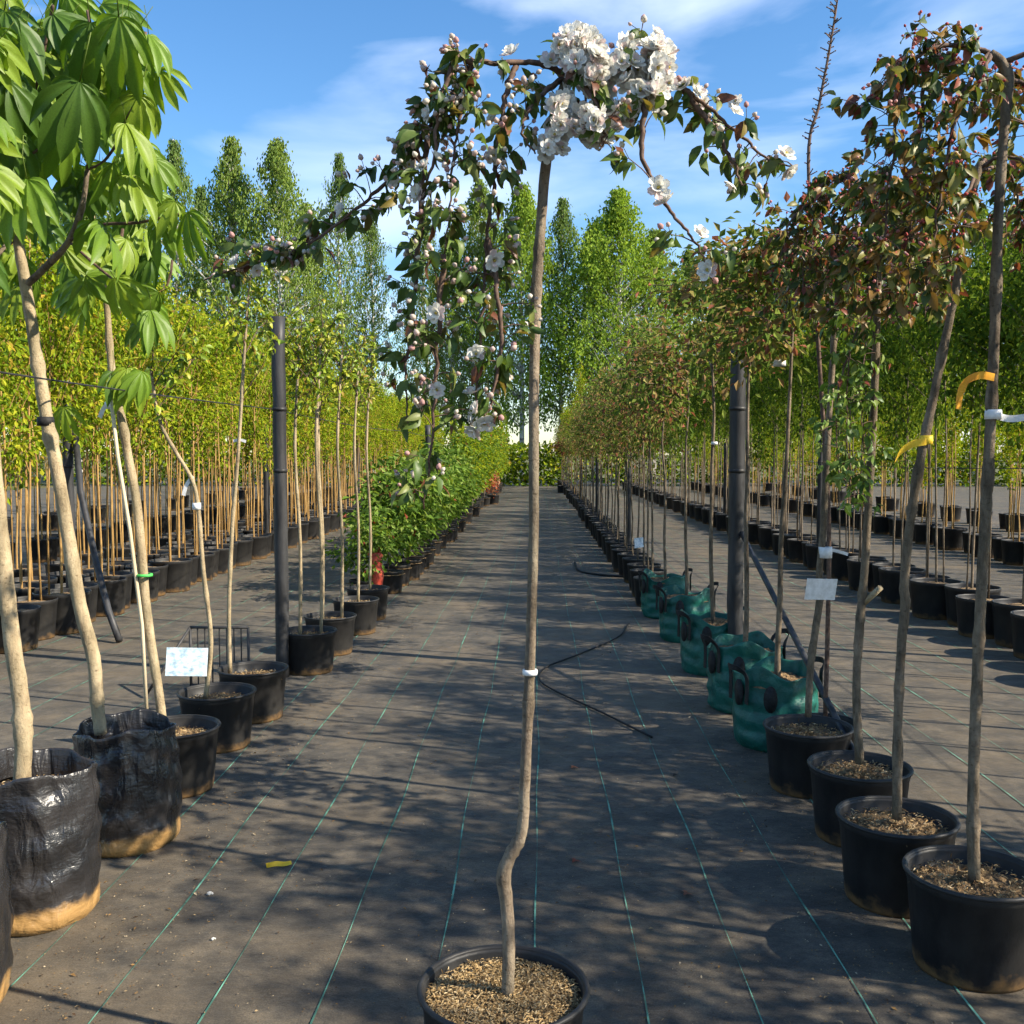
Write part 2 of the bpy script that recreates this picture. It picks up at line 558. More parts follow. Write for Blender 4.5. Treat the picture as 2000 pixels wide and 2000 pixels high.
PAL_BIRCH_DARK = [((0.13, 0.20, 0.06), 4), ((0.17, 0.25, 0.07), 4), ((0.19, 0.25, 0.08), 1)]
PAL_BIRCH_LIGHT = [((0.22, 0.33, 0.05), 4), ((0.28, 0.38, 0.06), 4), ((0.16, 0.25, 0.04), 2)]

# ------------------------------------------------------------------ the setting
g = MB(); g.add([(-500, -300, -0.004), (500, -300, -0.004), (500, 900, -0.004), (-500, 900, -0.004)], None, [(0, 1, 2, 3)])
ground = tag(obj("ground", g.mesh("ground", M['ground'])), kind="structure")
g = MB(); g.add([(-22, -8, 0), (22, -8, 0), (22, 58, 0), (-22, 58, 0)], None, [(0, 1, 2, 3)])
fabric = tag(obj("pavement", g.mesh("ground_cover", M['fabric'])), "dusty black woven ground-cover fabric", kind="structure")
for k in range(-13, 13):
    x0 = 0.005 + 0.305 * k
    mb = MB()
    ys = np.concatenate([np.arange(-1, 9, 0.16), np.arange(9, 40, 0.8)])
    ph = rnd.uniform(0, 6)
    xs = x0 + 0.006 * np.sin(ys * 1.7 + ph) + 0.004 * np.sin(ys * 4.3 + ph * 2)
    hw = 0.0021 + 0.0009 * np.sin(ys * 3.1 + ph) + 0.0006 * np.sin(ys * 7.7)
    v = np.stack([np.stack([xs - hw, ys, np.full_like(ys, 0.004)], 1), np.stack([xs + hw, ys, np.full_like(ys, 0.004)], 1)], 1).reshape(-1, 3)
    i = np.arange(len(ys) - 1) * 2
    mb.add(v, None, np.stack([i, i + 1, i + 3, i + 2], 1))
    obj("marker_thread", mb.mesh("marker_thread", M['thread']), fabric)


# ------------------------------------------------------------------ pots
def lathe(mb, prof, sides=36, c=(0.5,) * 3, oval=1.0):
    V = []
    for r, z in prof:
        for k in range(sides):
            t = 2 * math.pi * k / sides
            V.append((r * math.cos(t), r * oval * math.sin(t), z))
    n = len(prof)
    Q = [(i * sides + k, i * sides + (k + 1) % sides, (i + 1) * sides + (k + 1) % sides, (i + 1) * sides + k) for i in range(n - 1) for k in range(sides)]
    mb.add(V, None, Q, c)


POT_R, POT_H = 0.205, 0.29


def pot_mesh(R=POT_R, H=POT_H, sides=36):
    mb = MB()
    lathe(mb, [(0.005, 0.001), (R * 0.80, 0.001), (R * 0.82, 0.012), (R * 0.93, H - 0.03), (R * 0.945, H - 0.028), (R * 0.955, H - 0.005), (R * 0.95, H - 0.001),
               (R * 0.925, H - 0.001), (R * 0.915, H - 0.01), (R * 0.89, H - 0.09), (0.005, H - 0.092)], sides)
    return mb.mesh("pot", M['pot'], True)


def rim_mesh(R=POT_R, H=POT_H, sides=36):
    mb = MB()
    lathe(mb, [(R * 0.955, H - 0.008), (R * 0.99, H - 0.006), (R, H + 0.000), (R * 0.985, H + 0.006), (R * 0.945, H + 0.006), (R * 0.925, H), (R * 0.935, H - 0.008), (R * 0.955, H - 0.008)], sides)
    return mb.mesh("rim", M['pot'], True)


def mulch_mesh(R, seed, rings=10, sides=40, amp=0.010):
    r = random.Random(seed)
    V = [(0, 0, 0.012)]
    for i in range(1, rings + 1):
        for k in range(sides):
            t = 2 * math.pi * (k + 0.5 * (i % 2)) / sides
            rr = R * i / rings
            V.append((rr * math.cos(t), rr * math.sin(t), (0.012 * (1 - (i / rings) ** 2) + (r.uniform(-amp, amp) if i < rings else -0.01))))
    T = [(0, 1 + k, 1 + (k + 1) % sides) for k in range(sides)]
    Q = [(1 + (i - 1) * sides + k, 1 + i * sides + k, 1 + i * sides + (k + 1) % sides, 1 + (i - 1) * sides + (k + 1) % sides)
         for i in range(1, rings) for k in range(sides)]
    mb = MB(); mb.add(V, T, Q)
    return mb.mesh("mulch", M['soil'], False)


def chips_mesh(R, n, seed, size=0.014, pal=None):
    r = np.random.default_rng(seed)
    rad = R * np.sqrt(r.uniform(0, 1, n)); th = r.uniform(0, 2 * math.pi, n)
    P = np.stack([rad * np.cos(th), rad * np.sin(th), 0.010 + 0.010 * (1 - (rad / R) ** 2) + r.uniform(0, 0.008, n)], 1)
    D = np.stack([r.normal(size=n), r.normal(size=n), r.normal(size=n) * 0.3], 1)
    N = np.stack([r.normal(size=n) * .5, r.normal(size=n) * .5, np.ones(n)], 1)
    C = pick_colors(pal or [((0.34, 0.23, 0.11), 4), ((0.46, 0.34, 0.18), 3), ((0.16, 0.10, 0.05), 3), ((0.56, 0.45, 0.28), 1)], n, r)
    mb = MB()
    add_leaves(mb, P, D, N, r.uniform(0.7, 1.9, n) * size, r.uniform(0.25, 0.5, n) * size, C)
    return mb.mesh("chips", M['chips'])


POT = pot_mesh(); RIM = rim_mesh()
MULCH = [mulch_mesh(POT_R * 0.90, s) for s in range(3)]
CHIPS = [chips_mesh(POT_R * 0.86, 420, s, 0.013) for s in range(3)]
POT_FAR = pot_mesh(POT_R, POT_H, 16)
MULCH_FAR = mulch_mesh(POT_R * 0.9, 9, 2, 14, 0.004)


def add_pot(t, i=0, depth=0.045, near=True, loc=(0, 0, 0), s=1.0):
    if near:
        p = obj("pot", POT, t, loc); p.scale = (s,) * 3
        obj("rim", RIM, p)
        m = obj("mulch", MULCH[i % 3], t, (loc[0], loc[1], POT_H * s - depth)); m.scale = (s, s, 1)
        c = tag(obj("chips", CHIPS[i % 3], m), kind="stuff")
    else:
        p = obj("pot", POT_FAR, t, loc); p.scale = (s,) * 3
        m = obj("mulch", MULCH_FAR, t, (loc[0], loc[1], POT_H * s - 0.03))
    return p


def bag_mesh(seed, R, H, mat, lean=0.0, flare=0.0, folds=7, amp=0.009, rim_amp=0.016):
    r = np.random.default_rng(seed)
    sides, rings = 64, 40
    ph = r.uniform(0, 6.28, 8)
    th = np.arange(sides) / sides * 2 * math.pi
    V = []

    def shape(th, f):
        w = amp * (0.35 + 0.9 * f) * (np.sin(folds * th + ph[0] + 1.5 * f) * 0.5 + 0.6 * np.sin(3 * th + ph[1] - 2.2 * f) + 0.45 * np.sin((folds + 6) * th + ph[2] + 5 * f))
        w += 0.006 * np.sin(26 * f + 2 * np.sin(2 * th + ph[3]) + ph[4]) * np.sin(2 * th + ph[5])
        rr = R * (0.965 + 0.06 * math.sin(math.pi * min(1, f * 1.1))) * (1 + flare * max(0, f - 0.8) * 5) + w
        if f < 0.04: rr = rr * (0.93 + 1.75 * f)
        return rr
    for i in range(rings + 1):
        f = i / rings
        rr = shape(th, f)
        z = H * f + (rim_amp * f ** 3) * (np.sin(2 * th + ph[6]) + 0.6 * np.sin(5 * th + ph[7]))
        V += list(zip(rr * np.cos(th) + lean * f, rr * np.sin(th), np.maximum(z, 0.001)))
    # fold over the rim and go down inside
    top = np.array(V[-sides:])
    for dr, dz in ((-0.003, 0.002), (-0.006, -0.006), (-0.016, -0.10)):
        cx = np.array([lean, 0, 0])
        d = top - cx
        l = np.linalg.norm(d[:, :2], axis=1, keepdims=True)
        q = top.copy(); q[:, :2] = cx[:2] + d[:, :2] * (1 + dr / l); q[:, 2] += dz
        V += [tuple(x) for x in q]
    n = rings + 4
    Q = [(i * sides + k, i * sides + (k + 1) % sides, (i + 1) * sides + (k + 1) % sides, (i + 1) * sides + k) for i in range(n - 1) for k in range(sides)]
    mb = MB(); mb.add(V, None, Q)
    mb.add([(0, 0, 0.0015)] + [tuple(V[k]) for k in range(sides)], [(0, 1 + (k + 1) % sides, 1 + k) for k in range(sides)])
    return mb.mesh("bag", mat, True)


# ------------------------------------------------------------------ leafy branches for the near trees
LEAF_MESHES = {}


def leaf_mesh_set(key, palette, n=10, seed=3, mat='leaf'):
    if key in LEAF_MESHES:
        return LEAF_MESHES[key]
    r = np.random.default_rng(seed)
    out = []
    C = pick_colors(palette, n, r)
    for i in range(n):
        mb = MB()
        tv = LEAF_V.copy()
        tv[:, 2] *= r.uniform(0.3, 2.2)
        tv[:, 0] *= r.uniform(0.85, 1.15) * 0.52
        tv[:, 0] += 0.05 * r.uniform(-1, 1) * tv[:, 1] ** 2
        cc = np.tile(C[i], (len(tv), 1)); cc[[2, 5, 8, 11]] *= 1.15
        mb.add(tv, LEAF_T, LEAF_Q, cc)
        out.append(mb.mesh("leaf", M[mat], True))
    LEAF_MESHES[key] = out
    return out


def blossom_meshes(n=5, seed=5):
    r = np.random.default_rng(seed)
    out = []
    for i in range(n):
        mb = MB()
        for lay, (m, tilt, L) in enumerate(((6, 0.25, 1.0), (5, 0.8, 0.8))):
            for k in range(m):
                a = 2 * math.pi * (k + 0.4 * lay) / m + r.uniform(-.15, .15)
                d = np.array([math.cos(a) * math.cos(tilt), math.sin(a) * math.cos(tilt), math.sin(tilt)]) + r.normal(size=3) * 0.08
                nn = np.array([-math.cos(a) * math.sin(tilt), -math.sin(a) * math.sin(tilt), math.cos(tilt)])
                tv = np.array([[0, 0, 0], [-.30, .45, .10], [0, .5, .0], [.30, .45, .10], [-.26, .85, .14], [.0, 1.0, .12], [.26, .85, .14]])
                d = d / np.linalg.norm(d); x = np.cross(d, nn); x /= np.linalg.norm(x); z = np.cross(x, d)
                v = tv[:, 0:1] * x * L * 1.15 + tv[:, 1:2] * d * L + tv[:, 2:3] * z * L
                c = np.array([0.90, 0.89, 0.84]) * r.uniform(0.93, 1.03)
                if r.uniform() < 0.12: c = np.array([0.82, 0.66, 0.64])
                mb.add(v, [(0, 3, 2), (0, 2, 1)], [(2, 3, 6, 5), (1, 2, 5, 4)], c)
        th = np.arange(6) / 6 * 2 * math.pi
        v = [(0, 0, 0.42)] + [(0.14 * math.cos(t), 0.14 * math.sin(t), 0.33) for t in th] + [(0.05 * math.cos(t), 0.05 * math.sin(t), 0.0) for t in th]
        mb.add(v, [(0, 1 + k, 1 + (k + 1) % 6) for k in range(6)], [(1 + k, 7 + k, 7 + (k + 1) % 6, 1 + (k + 1) % 6) for k in range(6)], (0.62, 0.50, 0.14))
        out.append(mb.mesh("blossom", M['petal'], False))
    return out


BLOSSOM = blossom_meshes()


def bud(mb, p, d, s, c):
    d = d.normalized(); a = d.orthogonal().normalized(); b = d.cross(a)
    V = [p]
    for f, w in ((0.35, 0.42), (0.75, 0.36)):
        for k in range(5):
            t = 2 * math.pi * k / 5
            V.append(p + d * f * s + (a * math.cos(t) + b * math.sin(t)) * w * s)
    V.append(p + d * s * 1.1)
    T = [(0, 1 + (k + 1) % 5, 1 + k) for k in range(5)] + [(11, 6 + k, 6 + (k + 1) % 5) for k in range(5)]
    Q = [(1 + k, 1 + (k + 1) % 5, 6 + (k + 1) % 5, 6 + k) for k in range(5)]
    mb.add([tuple(v) for v in V], T, Q, c)


DENS = 1.3


def leafy_tree(t, branches, palette, key, n_obj, leaf_len=(0.045, 0.07), bud_rate=0.7, bud_cols=None, blossom_pts=(), bare=0.0,
               droop=0.9, seed=1, twig_r=0.005, bud_size=0.011, blossom_size=(0.019, 0.026), face=None, spur_step=0.03, leaves_per=(3, 6)):
    """branches: list of (world points, density, start fraction). The thing t is an Empty without rotation."""
    r = random.Random(seed)
    base = t.location
    leaves = []
    buds = MB()
    bud_cols = bud_cols or [(0.70, 0.60, 0.52), (0.60, 0.36, 0.33), (0.74, 0.68, 0.58), (0.66, 0.52, 0.46)]
    sun_h = Vector((sun_dir.x, sun_dir.y, 0.5)).normalized()
    for pts, dens, f0 in branches:
        path = smooth_path(pts, 7, 0.004, r)
        n = len(path)
        tw = MB()
        tube(tw, [p - base for p in path], [max(0.0014, twig_r * (1 - 0.8 * i / n)) for i in range(n)], 6, jitter=0.12)
        seglen = [(path[i + 1] - path[i]).length for i in range(n - 1)]
        tot = sum(seglen); acc = 0
        for i in range(n - 1):
            acc += seglen[i]
            if acc / tot < f0 or dens <= 0:
                continue
            k = seglen[i] / spur_step * dens * DENS
            k = int(k) + (1 if r.random() < k - int(k) else 0)
            for _ in range(k):
                p = path[i].lerp(path[i + 1], r.random())
                d = Vector((r.gauss(0, 1), r.gauss(0, 1), r.gauss(0, 0.5))).normalized()
                sl = r.uniform(0.008, 0.07 if DENS < 1.5 else 0.12)
                tip = p + d * sl + Vector((0, 0, 0.01))
                tube(tw, [p - base, p.lerp(tip, .5) - base + Vector((0, 0, .004)), tip - base], [0.0016, 0.0013, 0.0010], 4, cap=False)
                for _ in range(r.randint(*leaves_per)):
                    ld = (d * 0.6 + Vector((r.gauss(0, .6), r.gauss(0, .6), r.gauss(-droop, .45)))).normalized()
                    nn = (Vector((r.gauss(0, .7), r.gauss(0, .7), r.gauss(.4, .5))) + sun_h * 0.6).normalized()
                    leaves.append((tip + Vector((r.uniform(-.012, .012), r.uniform(-.012, .012), r.uniform(-.012, .012))), ld, nn, r.uniform(*leaf_len) * r.choice((.75, 1, 1, 1.1))))
                if r.random() < bud_rate:
                    for _ in range(r.randint(1, 4)):
                        bd = (d + Vector((r.gauss(0, .5), r.gauss(0, .5), r.gauss(.1, .6)))).normalized()
                        q = tip + bd * r.uniform(0.012, 0.03)
                        tube(tw, [tip - base, q - base], [0.0009, 0.0008], 3, cap=False)
                        bud(buds, q - base, bd, bud_size * r.uniform(0.8, 1.4), r.choice(bud_cols))
        obj("branch", tw.mesh("branch", M['twig'], True), t)
    leaves.sort(key=lambda l: (l[0] - cam.location).length)
    mine, rest = leaves[:n_obj], leaves[n_obj:]
    mb = MB()
    if rest:
        P = np.array([tuple(l[0] - base) for l in rest]); D = np.array([tuple(l[1]) for l in rest]); N = np.array([tuple(l[2]) for l in rest])
        L = np.array([l[3] for l in rest])
        add_leaves(mb, P, D, N, L, L * 0.52, pick_colors(palette, len(rest), np.random.default_rng(seed)))
    else:
        mb.add([(0, 0, 2.3), (0.001, 0, 2.3), (0, 0.001, 2.3)], [(0, 1, 2)])
    crown = tag(obj("crown", mb.mesh("crown", M['leaf'], True), t), kind="stuff")
    lm = leaf_mesh_set(key, palette, 12, seed)
    for p, d, nn, L in mine:
        x = d.cross(nn).normalized(); z = x.cross(d)
        o = obj("leaf", r.choice(lm), crown)
        mt = Matrix((x, d, z)).transposed().to_4x4() @ Matrix.Scale(L, 4)
        mt.translation = p - base
        o.matrix_local = mt
    for p, d in blossom_pts:
        o = obj("blossom", r.choice(BLOSSOM), crown)
        q = d.to_track_quat('Z', 'Y').to_matrix().to_4x4()
        s = r.uniform(*blossom_size)
        mt = q @ Matrix.Rotation(r.uniform(0, 6.28), 4, 'Z') @ Matrix.Scale(s, 4)
        mt.translation = p - base
        o.matrix_local = mt
    if buds.n:
        tag(obj("buds", buds.mesh("buds", M['petal'], True), t), kind="stuff")
    return crown


def stem(t, pts, rad, mat, sides=10, jitter=0.05, per=6, name="trunk", knots=0):
    base = t.location
    path = smooth_path(pts, per)
    n = len(path)
    rr = np.interp(np.linspace(0, 1, n), np.linspace(0, 1, len(rad)), rad)
    for _ in range(knots):
        i = rnd.randrange(2, n - 2); rr[i] *= rnd.uniform(1.1, 1.3)
    mb = MB(); tube(mb, [p - base for p in path], rr, sides, jitter=jitter)
    return obj(name, mb.mesh(name, M[mat], True), t)


def ring_tie(t, p, r, h, mat, name="tie"):
    """a strip wound round a stem; p world"""
    mb = MB(); lathe(mb, [(r * 0.8, -h / 2), (r * 1.12, -h / 2), (r * 1.15, 0), (r * 1.1, h / 2), (r * 0.8, h / 2)], 12)
    return obj(name, mb.mesh(name, M[mat], True), t, Vector(p) - t.location)


def ribbon(t, pts, w, mat, name="ribbon", twist=0.0):
    """flat strip following world points, with thickness"""
    path = smooth_path(pts, 6)
    V = []
    n = len(path)
    for i, p in enumerate(path):
        d = (path[min(i + 1, n - 1)] - path[max(i - 1, 0)]).normalized()
        a = Vector((0, 0, 1)).cross(d)
        a = a.normalized() if a.length > .01 else Vector((1, 0, 0))
        u = d.cross(a)
        an = twist * i / n
        s = u * math.cos(an) + a * math.sin(an)
        nn = d.cross(s)
        for sx, sn in ((-1, -1), (1, -1), (1, 1), (-1, 1)):
            V.append(p - t.location + s * sx * w / 2 + nn * sn * 0.0008)
    Q = [(i * 4 + k, i * 4 + (k + 1) % 4, (i + 1) * 4 + (k + 1) % 4, (i + 1) * 4 + k) for i in range(n - 1) for k in range(4)]
    Q += [(0, 3, 2, 1), ((n - 1) * 4, (n - 1) * 4 + 1, (n - 1) * 4 + 2, (n - 1) * 4 + 3)]
    mb = MB(); mb.add([tuple(v) for v in V], None, Q)
    return obj(name, mb.mesh(name, M[mat]), t)


def card_tag(t, p, w, h, mat, tilt=0.0, rz=0.0, name="label_tag"):
    mb = MB(); box(mb, (-w / 2, -0.001, -h), (w / 2, 0.001, 0))
    o = obj(name, mb.mesh(name, M[mat]), t, Vector(p) - t.location)
    o.rotation_euler = (tilt, 0.06, rz)
    return o


# ------------------------------------------------------------------ the white-blossomed weeping crab apple standing in the aisle
CX = at(950, 1870, 2.35)
t = thing("weeping_crabapple", "weeping crab apple with white blossom standing alone in the middle of the aisle", "potted tree", (CX.x, 2.35, 0))
add_pot(t, 0, depth=0.04)
for k in range(2):
    c = tag(obj("straw_chips", chips_mesh(POT_R * 0.88, 2600, 20 + k, 0.0078, [((0.38, 0.26, 0.12), 4), ((0.48, 0.34, 0.17), 4), ((0.22, 0.14, 0.06), 2), ((0.55, 0.43, 0.25), 1.5)]), t, (0, 0, POT_H - 0.035)), kind="stuff")
Yc = 2.35
st = [(957, 1895), (960, 1790), (956, 1705), (950, 1655), (960, 1620), (984, 1570), (990, 1480), (998, 1300), (1003, 1150), (1007, 1000), (1007, 850), (1008, 700), (1012, 550),
      (1020, 430), (1030, 310), (1046, 220), (1072, 140)]
stem(t, [at(x, y, Yc) for x, y in st], [.0155, .015, .015, .018, .0155, .0135, .0128, .0122, .012, .0118, .0118, .0118, .0116, .0118, .012, .012, .009], 'bark', 12, 0.05, 6, knots=8)
for x, y, dx, s in ((944, 1652, -1, .011), (978, 1590, -.6, .009)):
    p = at(x, y, Yc - 0.004) - t.location
    mb = MB()
    tube(mb, [p + Vector((.012, 0, 0)), p, p + Vector((dx * .007, 0, .003))], [s, s, s * .5], 8, jitter=.1)
    obj("bark_knot", mb.mesh("bark_knot", M['bark'], True), t)
ring_tie(t, at(1000, 1268, Yc), .0155, .012, 'tape_white')
B = lambda L, Y0=2.35: [at(p[0], p[1], p[2] if len(p) > 2 else Y0) for p in L]
branches = [
    (B([(1072, 140), (1010, 119, 2.33), (935, 119, 2.30), (893, 120, 2.28), (874, 185, 2.25), (862, 260, 2.24), (850, 360, 2.24), (838, 480, 2.25)]), 1.3, 0.30),
    (B([(838, 480, 2.25), (828, 600, 2.26), (822, 720, 2.27), (812, 850, 2.28), (800, 960, 2.3)]), 1.0, 0.0),
    (B([(975, 119, 2.32), (958, 165, 2.30), (944, 240, 2.28), (938, 300, 2.28), (931, 350, 2.28), (918, 450, 2.3), (915, 540, 2.3), (905, 640, 2.3), (898, 740, 2.3), (890, 810, 2.3)]), 0.75, 0.12),
    (B([(893, 120, 2.28), (850, 185, 2.30), (805, 245, 2.32), (765, 315, 2.35), (712, 360, 2.4), (640, 420, 2.42), (560, 475, 2.45), (470, 500, 2.5), (385, 528, 2.52)]), 1.35, 0.05),
    (B([(893, 120, 2.28), (860, 110, 2.26), (830, 190, 2.24), (818, 290, 2.24), (800, 380, 2.25), (790, 480, 2.26)]), 0.75, 0.1),
    (B([(805, 245, 2.32), (795, 380, 2.33), (785, 520, 2.34), (775, 620, 2.34), (765, 720, 2.34), (770, 800, 2.34)]), 0.75, 0.4),
    (B([(918, 450, 2.3), (940, 560, 2.28), (945, 650, 2.27), (925, 760, 2.27), (905, 800, 2.27)]), 0.95, 0.05),
    (B([(1072, 140), (1150, 108, 2.31), (1232, 128, 2.30), (1290, 168, 2.30), (1340, 205, 2.3), (1400, 258, 2.3), (1448, 300, 2.3), (1500, 316, 2.3)]), 1.0, 0.1),
    (B([(1290, 168, 2.3), (1345, 240, 2.28), (1385, 310, 2.27), (1400, 350, 2.27)]), 0.9, 0.15),
    (B([(1232, 128, 2.3), (1215, 215, 2.24), (1212, 290, 2.22), (1240, 360, 2.22), (1275, 412, 2.22), (1312, 455, 2.22), (1345, 530, 2.23)]), 0.7, 0.15),
    (B([(1060, 150), (1010, 190, 2.27), (985, 245, 2.25), (1010, 290, 2.25)]), 0.8, 0.1),
    (B([(1072, 140), (1110, 170, 2.25), (1140, 240, 2.22), (1130, 285, 2.22)]), 0.8, 0.1),
    (B([(1072, 140), (1085, 110, 2.45), (1100, 130, 2.6), (1105, 200, 2.66), (1100, 270, 2.68)]), 0.7, 0.2),
]
bl = []
for (x, y, Y, rx, ry, n) in ((1092, 92, 2.27, 44, 38, 26), (1125, 150, 2.26, 40, 34, 16), (1238, 105, 2.27, 22, 44, 18), (1232, 165, 2.25, 36, 34, 18), (1120, 235, 2.22, 38, 38, 20),
                          (1062, 215, 2.24, 32, 42, 12), (1040, 270, 2.24, 26, 28, 9), (1180, 140, 2.26, 26, 40, 7), (1180, 85, 2.3, 14, 14, 3), (1165, 215, 2.24, 30, 20, 6),
                          (1320, 175, 2.28, 22, 18, 2), (1388, 205, 2.28, 10, 14, 2), (1105, 120, 2.25, 36, 40, 12), (1238, 140, 2.25, 28, 46, 10)):
    for _ in range(int(n * 1.8)):
        a = rnd.uniform(0, 6.28); q = math.sqrt(rnd.random())
        p = at(x + rx * q * math.cos(a), y + ry * q * math.sin(a), Y + rnd.uniform(-.05, .05) + 0.05 * q * q)
        d = (Vector((rnd.gauss(.25, .5), rnd.gauss(-.75, .4), rnd.gauss(.2, .5)))).normalized()
        bl.append((p, d))
for i in range(62):
    pts, _, _ = branches[rnd.choice((0, 1, 2, 3, 4, 6, 7, 8, 9, 1, 6))]
    k = rnd.randrange(1, len(pts)); p = pts[k - 1].lerp(pts[k], rnd.random())
    if rnd.random() < 0.55:
        d = Vector((rnd.gauss(0, .6), rnd.gauss(-.5, .5), rnd.gauss(.2, .5))).normalized()
        bl.append((p + d * 0.02, d))
leafy_tree(t, branches, PAL_CRAB, 'crab', 300, (0.034, 0.052), 1.0, blossom_pts=bl, seed=21, twig_r=0.0075, blossom_size=(0.020, 0.030), bud_size=.0125)


# ------------------------------------------------------------------ right-hand row: weeping crab apples with red buds in round pots
def pot_tree(name, label, x, Y, i, group=None, s=1.0, depth=0.045):
    t = thing(name, label, "potted tree", (x, Y, 0), group)
    add_pot(t, i, depth=depth, s=s)
    return t


DENS = 1.9
RED_BUDS = [(0.50, 0.12, 0.11), (0.62, 0.26, 0.24), (0.42, 0.09, 0.09), (0.70, 0.42, 0.38)]

# first: the tallest, with the hooked graft
Y1 = 3.05
t = pot_tree("weeping_crabapple", "tall red-budded crab apple hooked over at its top, white tie across its stem", at(1838, 1660, Y1).x, Y1, 0)
stem(t, B([(1838, 1668), (1836, 1500), (1842, 1320), (1848, 1180), (1858, 1000), (1866, 860), (1876, 640), (1884, 400), (1896, 230), (1903, 150), (1890, 118), (1868, 100)], Y1),
     [.018, .0165, .016, .0155, .0155, .015, .0145, .014, .0135, .015, .0145, .0125], 'bark_dark', 12, 0.06, 6, knots=10)
ring_tie(t, at(1874, 782, Y1), .021, .028, 'tape_white')
ribbon(t, B([(1874, 782), (1905, 790), (1945, 786)], Y1), .02, 'tape_white', "tie_strip")
ribbon(t, [at(1876, 712, Y1 - .02), at(1850, 708, Y1 - .03), at(1825, 718, Y1 - .05), at(1812, 742, Y1 - .05), at(1808, 772, Y1 - .05)], .022, 'tape_orange', "ribbon", 0.5)
br = [
    (B([(1868, 100), (1830, 88, 3.05), (1770, 88, 3.03), (1720, 120, 3.0), (1695, 200, 3.0), (1682, 320, 3.0), (1668, 450, 3.0), (1650, 560, 3.0)], Y1), 1.7, 0.10),
    (B([(1868, 100), (1835, 140, 3.0), (1805, 220, 2.95), (1780, 330, 2.95), (1762, 450, 2.95), (1750, 540, 2.95)], Y1), 1.3, 0.16),
    (B([(1720, 120, 3.0), (1665, 165, 2.98), (1622, 205, 2.98)], Y1), 0.8, 0.2),
    (B([(1770, 88, 3.03), (1745, 150, 3.15), (1735, 260, 3.2), (1722, 380, 3.2), (1712, 480, 3.2)], Y1), 1.5, 0.05),
    (B([(1868, 100), (1850, 150, 2.98), (1838, 215, 2.95)], Y1), 0.9, 0.4),
    ([at(1890, 118, Y1), Vector((1.55, 3.5, 2.68)), Vector((1.72, 3.5, 2.55)), Vector((1.8, 3.6, 2.2)), Vector((1.82, 3.65, 1.8))], 1.2, 0.15),
    ([at(1890, 118, Y1), Vector((1.6, 2.95, 2.72)), Vector((1.85, 2.85, 2.5)), Vector((1.93, 2.8, 2.1)), Vector((1.95, 2.8, 1.7))], 1.2, 0.15),
    ([at(1903, 150, Y1), at(1930, 157, Y1), at(1960, 170, Y1), at(1970, 300, Y1)], 0.6, 0.3),
]
leafy_tree(t, br, PAL_RED, 'red', 300, (0.040, 0.058), 0.8, RED_BUDS, seed=31, twig_r=0.008, bud_size=.0098)

Y2 = 3.52
t = pot_tree("weeping_crabapple", "slanting crab apple with yellow ribbon on its stem, in a round black pot", at(1692, 1535, Y2).x, Y2, 1)
stem(t, B([(1692, 1545), (1694, 1380), (1700, 1230), (1708, 1140), (1706, 1100), (1718, 980), (1736, 870), (1765, 730), (1800, 560), (1822, 430), (1845, 322), (1858, 310)], Y2),
     [.0165, .015, .015, .017, .0155, .0145, .0145, .014, .0135, .0135, .014, .009], 'bark_dark', 12, 0.06, 6, knots=10)
ribbon(t, [at(1748, 832, Y2 - .02), at(1722, 838, Y2 - .04), at(1700, 852, Y2 - .05), at(1688, 872, Y2 - .06)], .026, 'tape_yellow', "ribbon", 0.9)
ring_tie(t, at(1747, 830, Y2), .020, .03, 'tape_yellow')
br = [
    (B([(1845, 322), (1815, 330, 3.5), (1770, 345, 3.48), (1735, 400, 3.45), (1720, 480, 3.45), (1712, 570, 3.45)], Y2), 1.2, 0.15),
    (B([(1845, 322), (1880, 298, 3.5), (1930, 305, 3.48), (1965, 360, 3.46), (1980, 480, 3.46)], Y2), 0.6, 0.3),
    (B([(1845, 322), (1800, 350, 3.7), (1760, 420, 3.8), (1750, 520, 3.82), (1745, 600, 3.82)], Y2), 1.2, 0.2),
    (B([(1845, 322), (1810, 400, 3.4), (1795, 480, 3.36), (1790, 560, 3.36)], Y2), 0.8, 0.3),
    (B([(1845, 322), (1900, 320, 3.7), (1925, 400, 3.75), (1935, 500, 3.76)], Y2), 0.7, 0.3),
    (B([(1845, 322), (1865, 300, 3.75), (1890, 330, 4.0), (1900, 460, 4.05)], Y2), 0.8, 0.3),
]
leafy_tree(t, br, PAL_RED, 'red', 200, (0.040, 0.058), 0.8, RED_BUDS, seed=32, twig_r=0.007, bud_size=.0098)

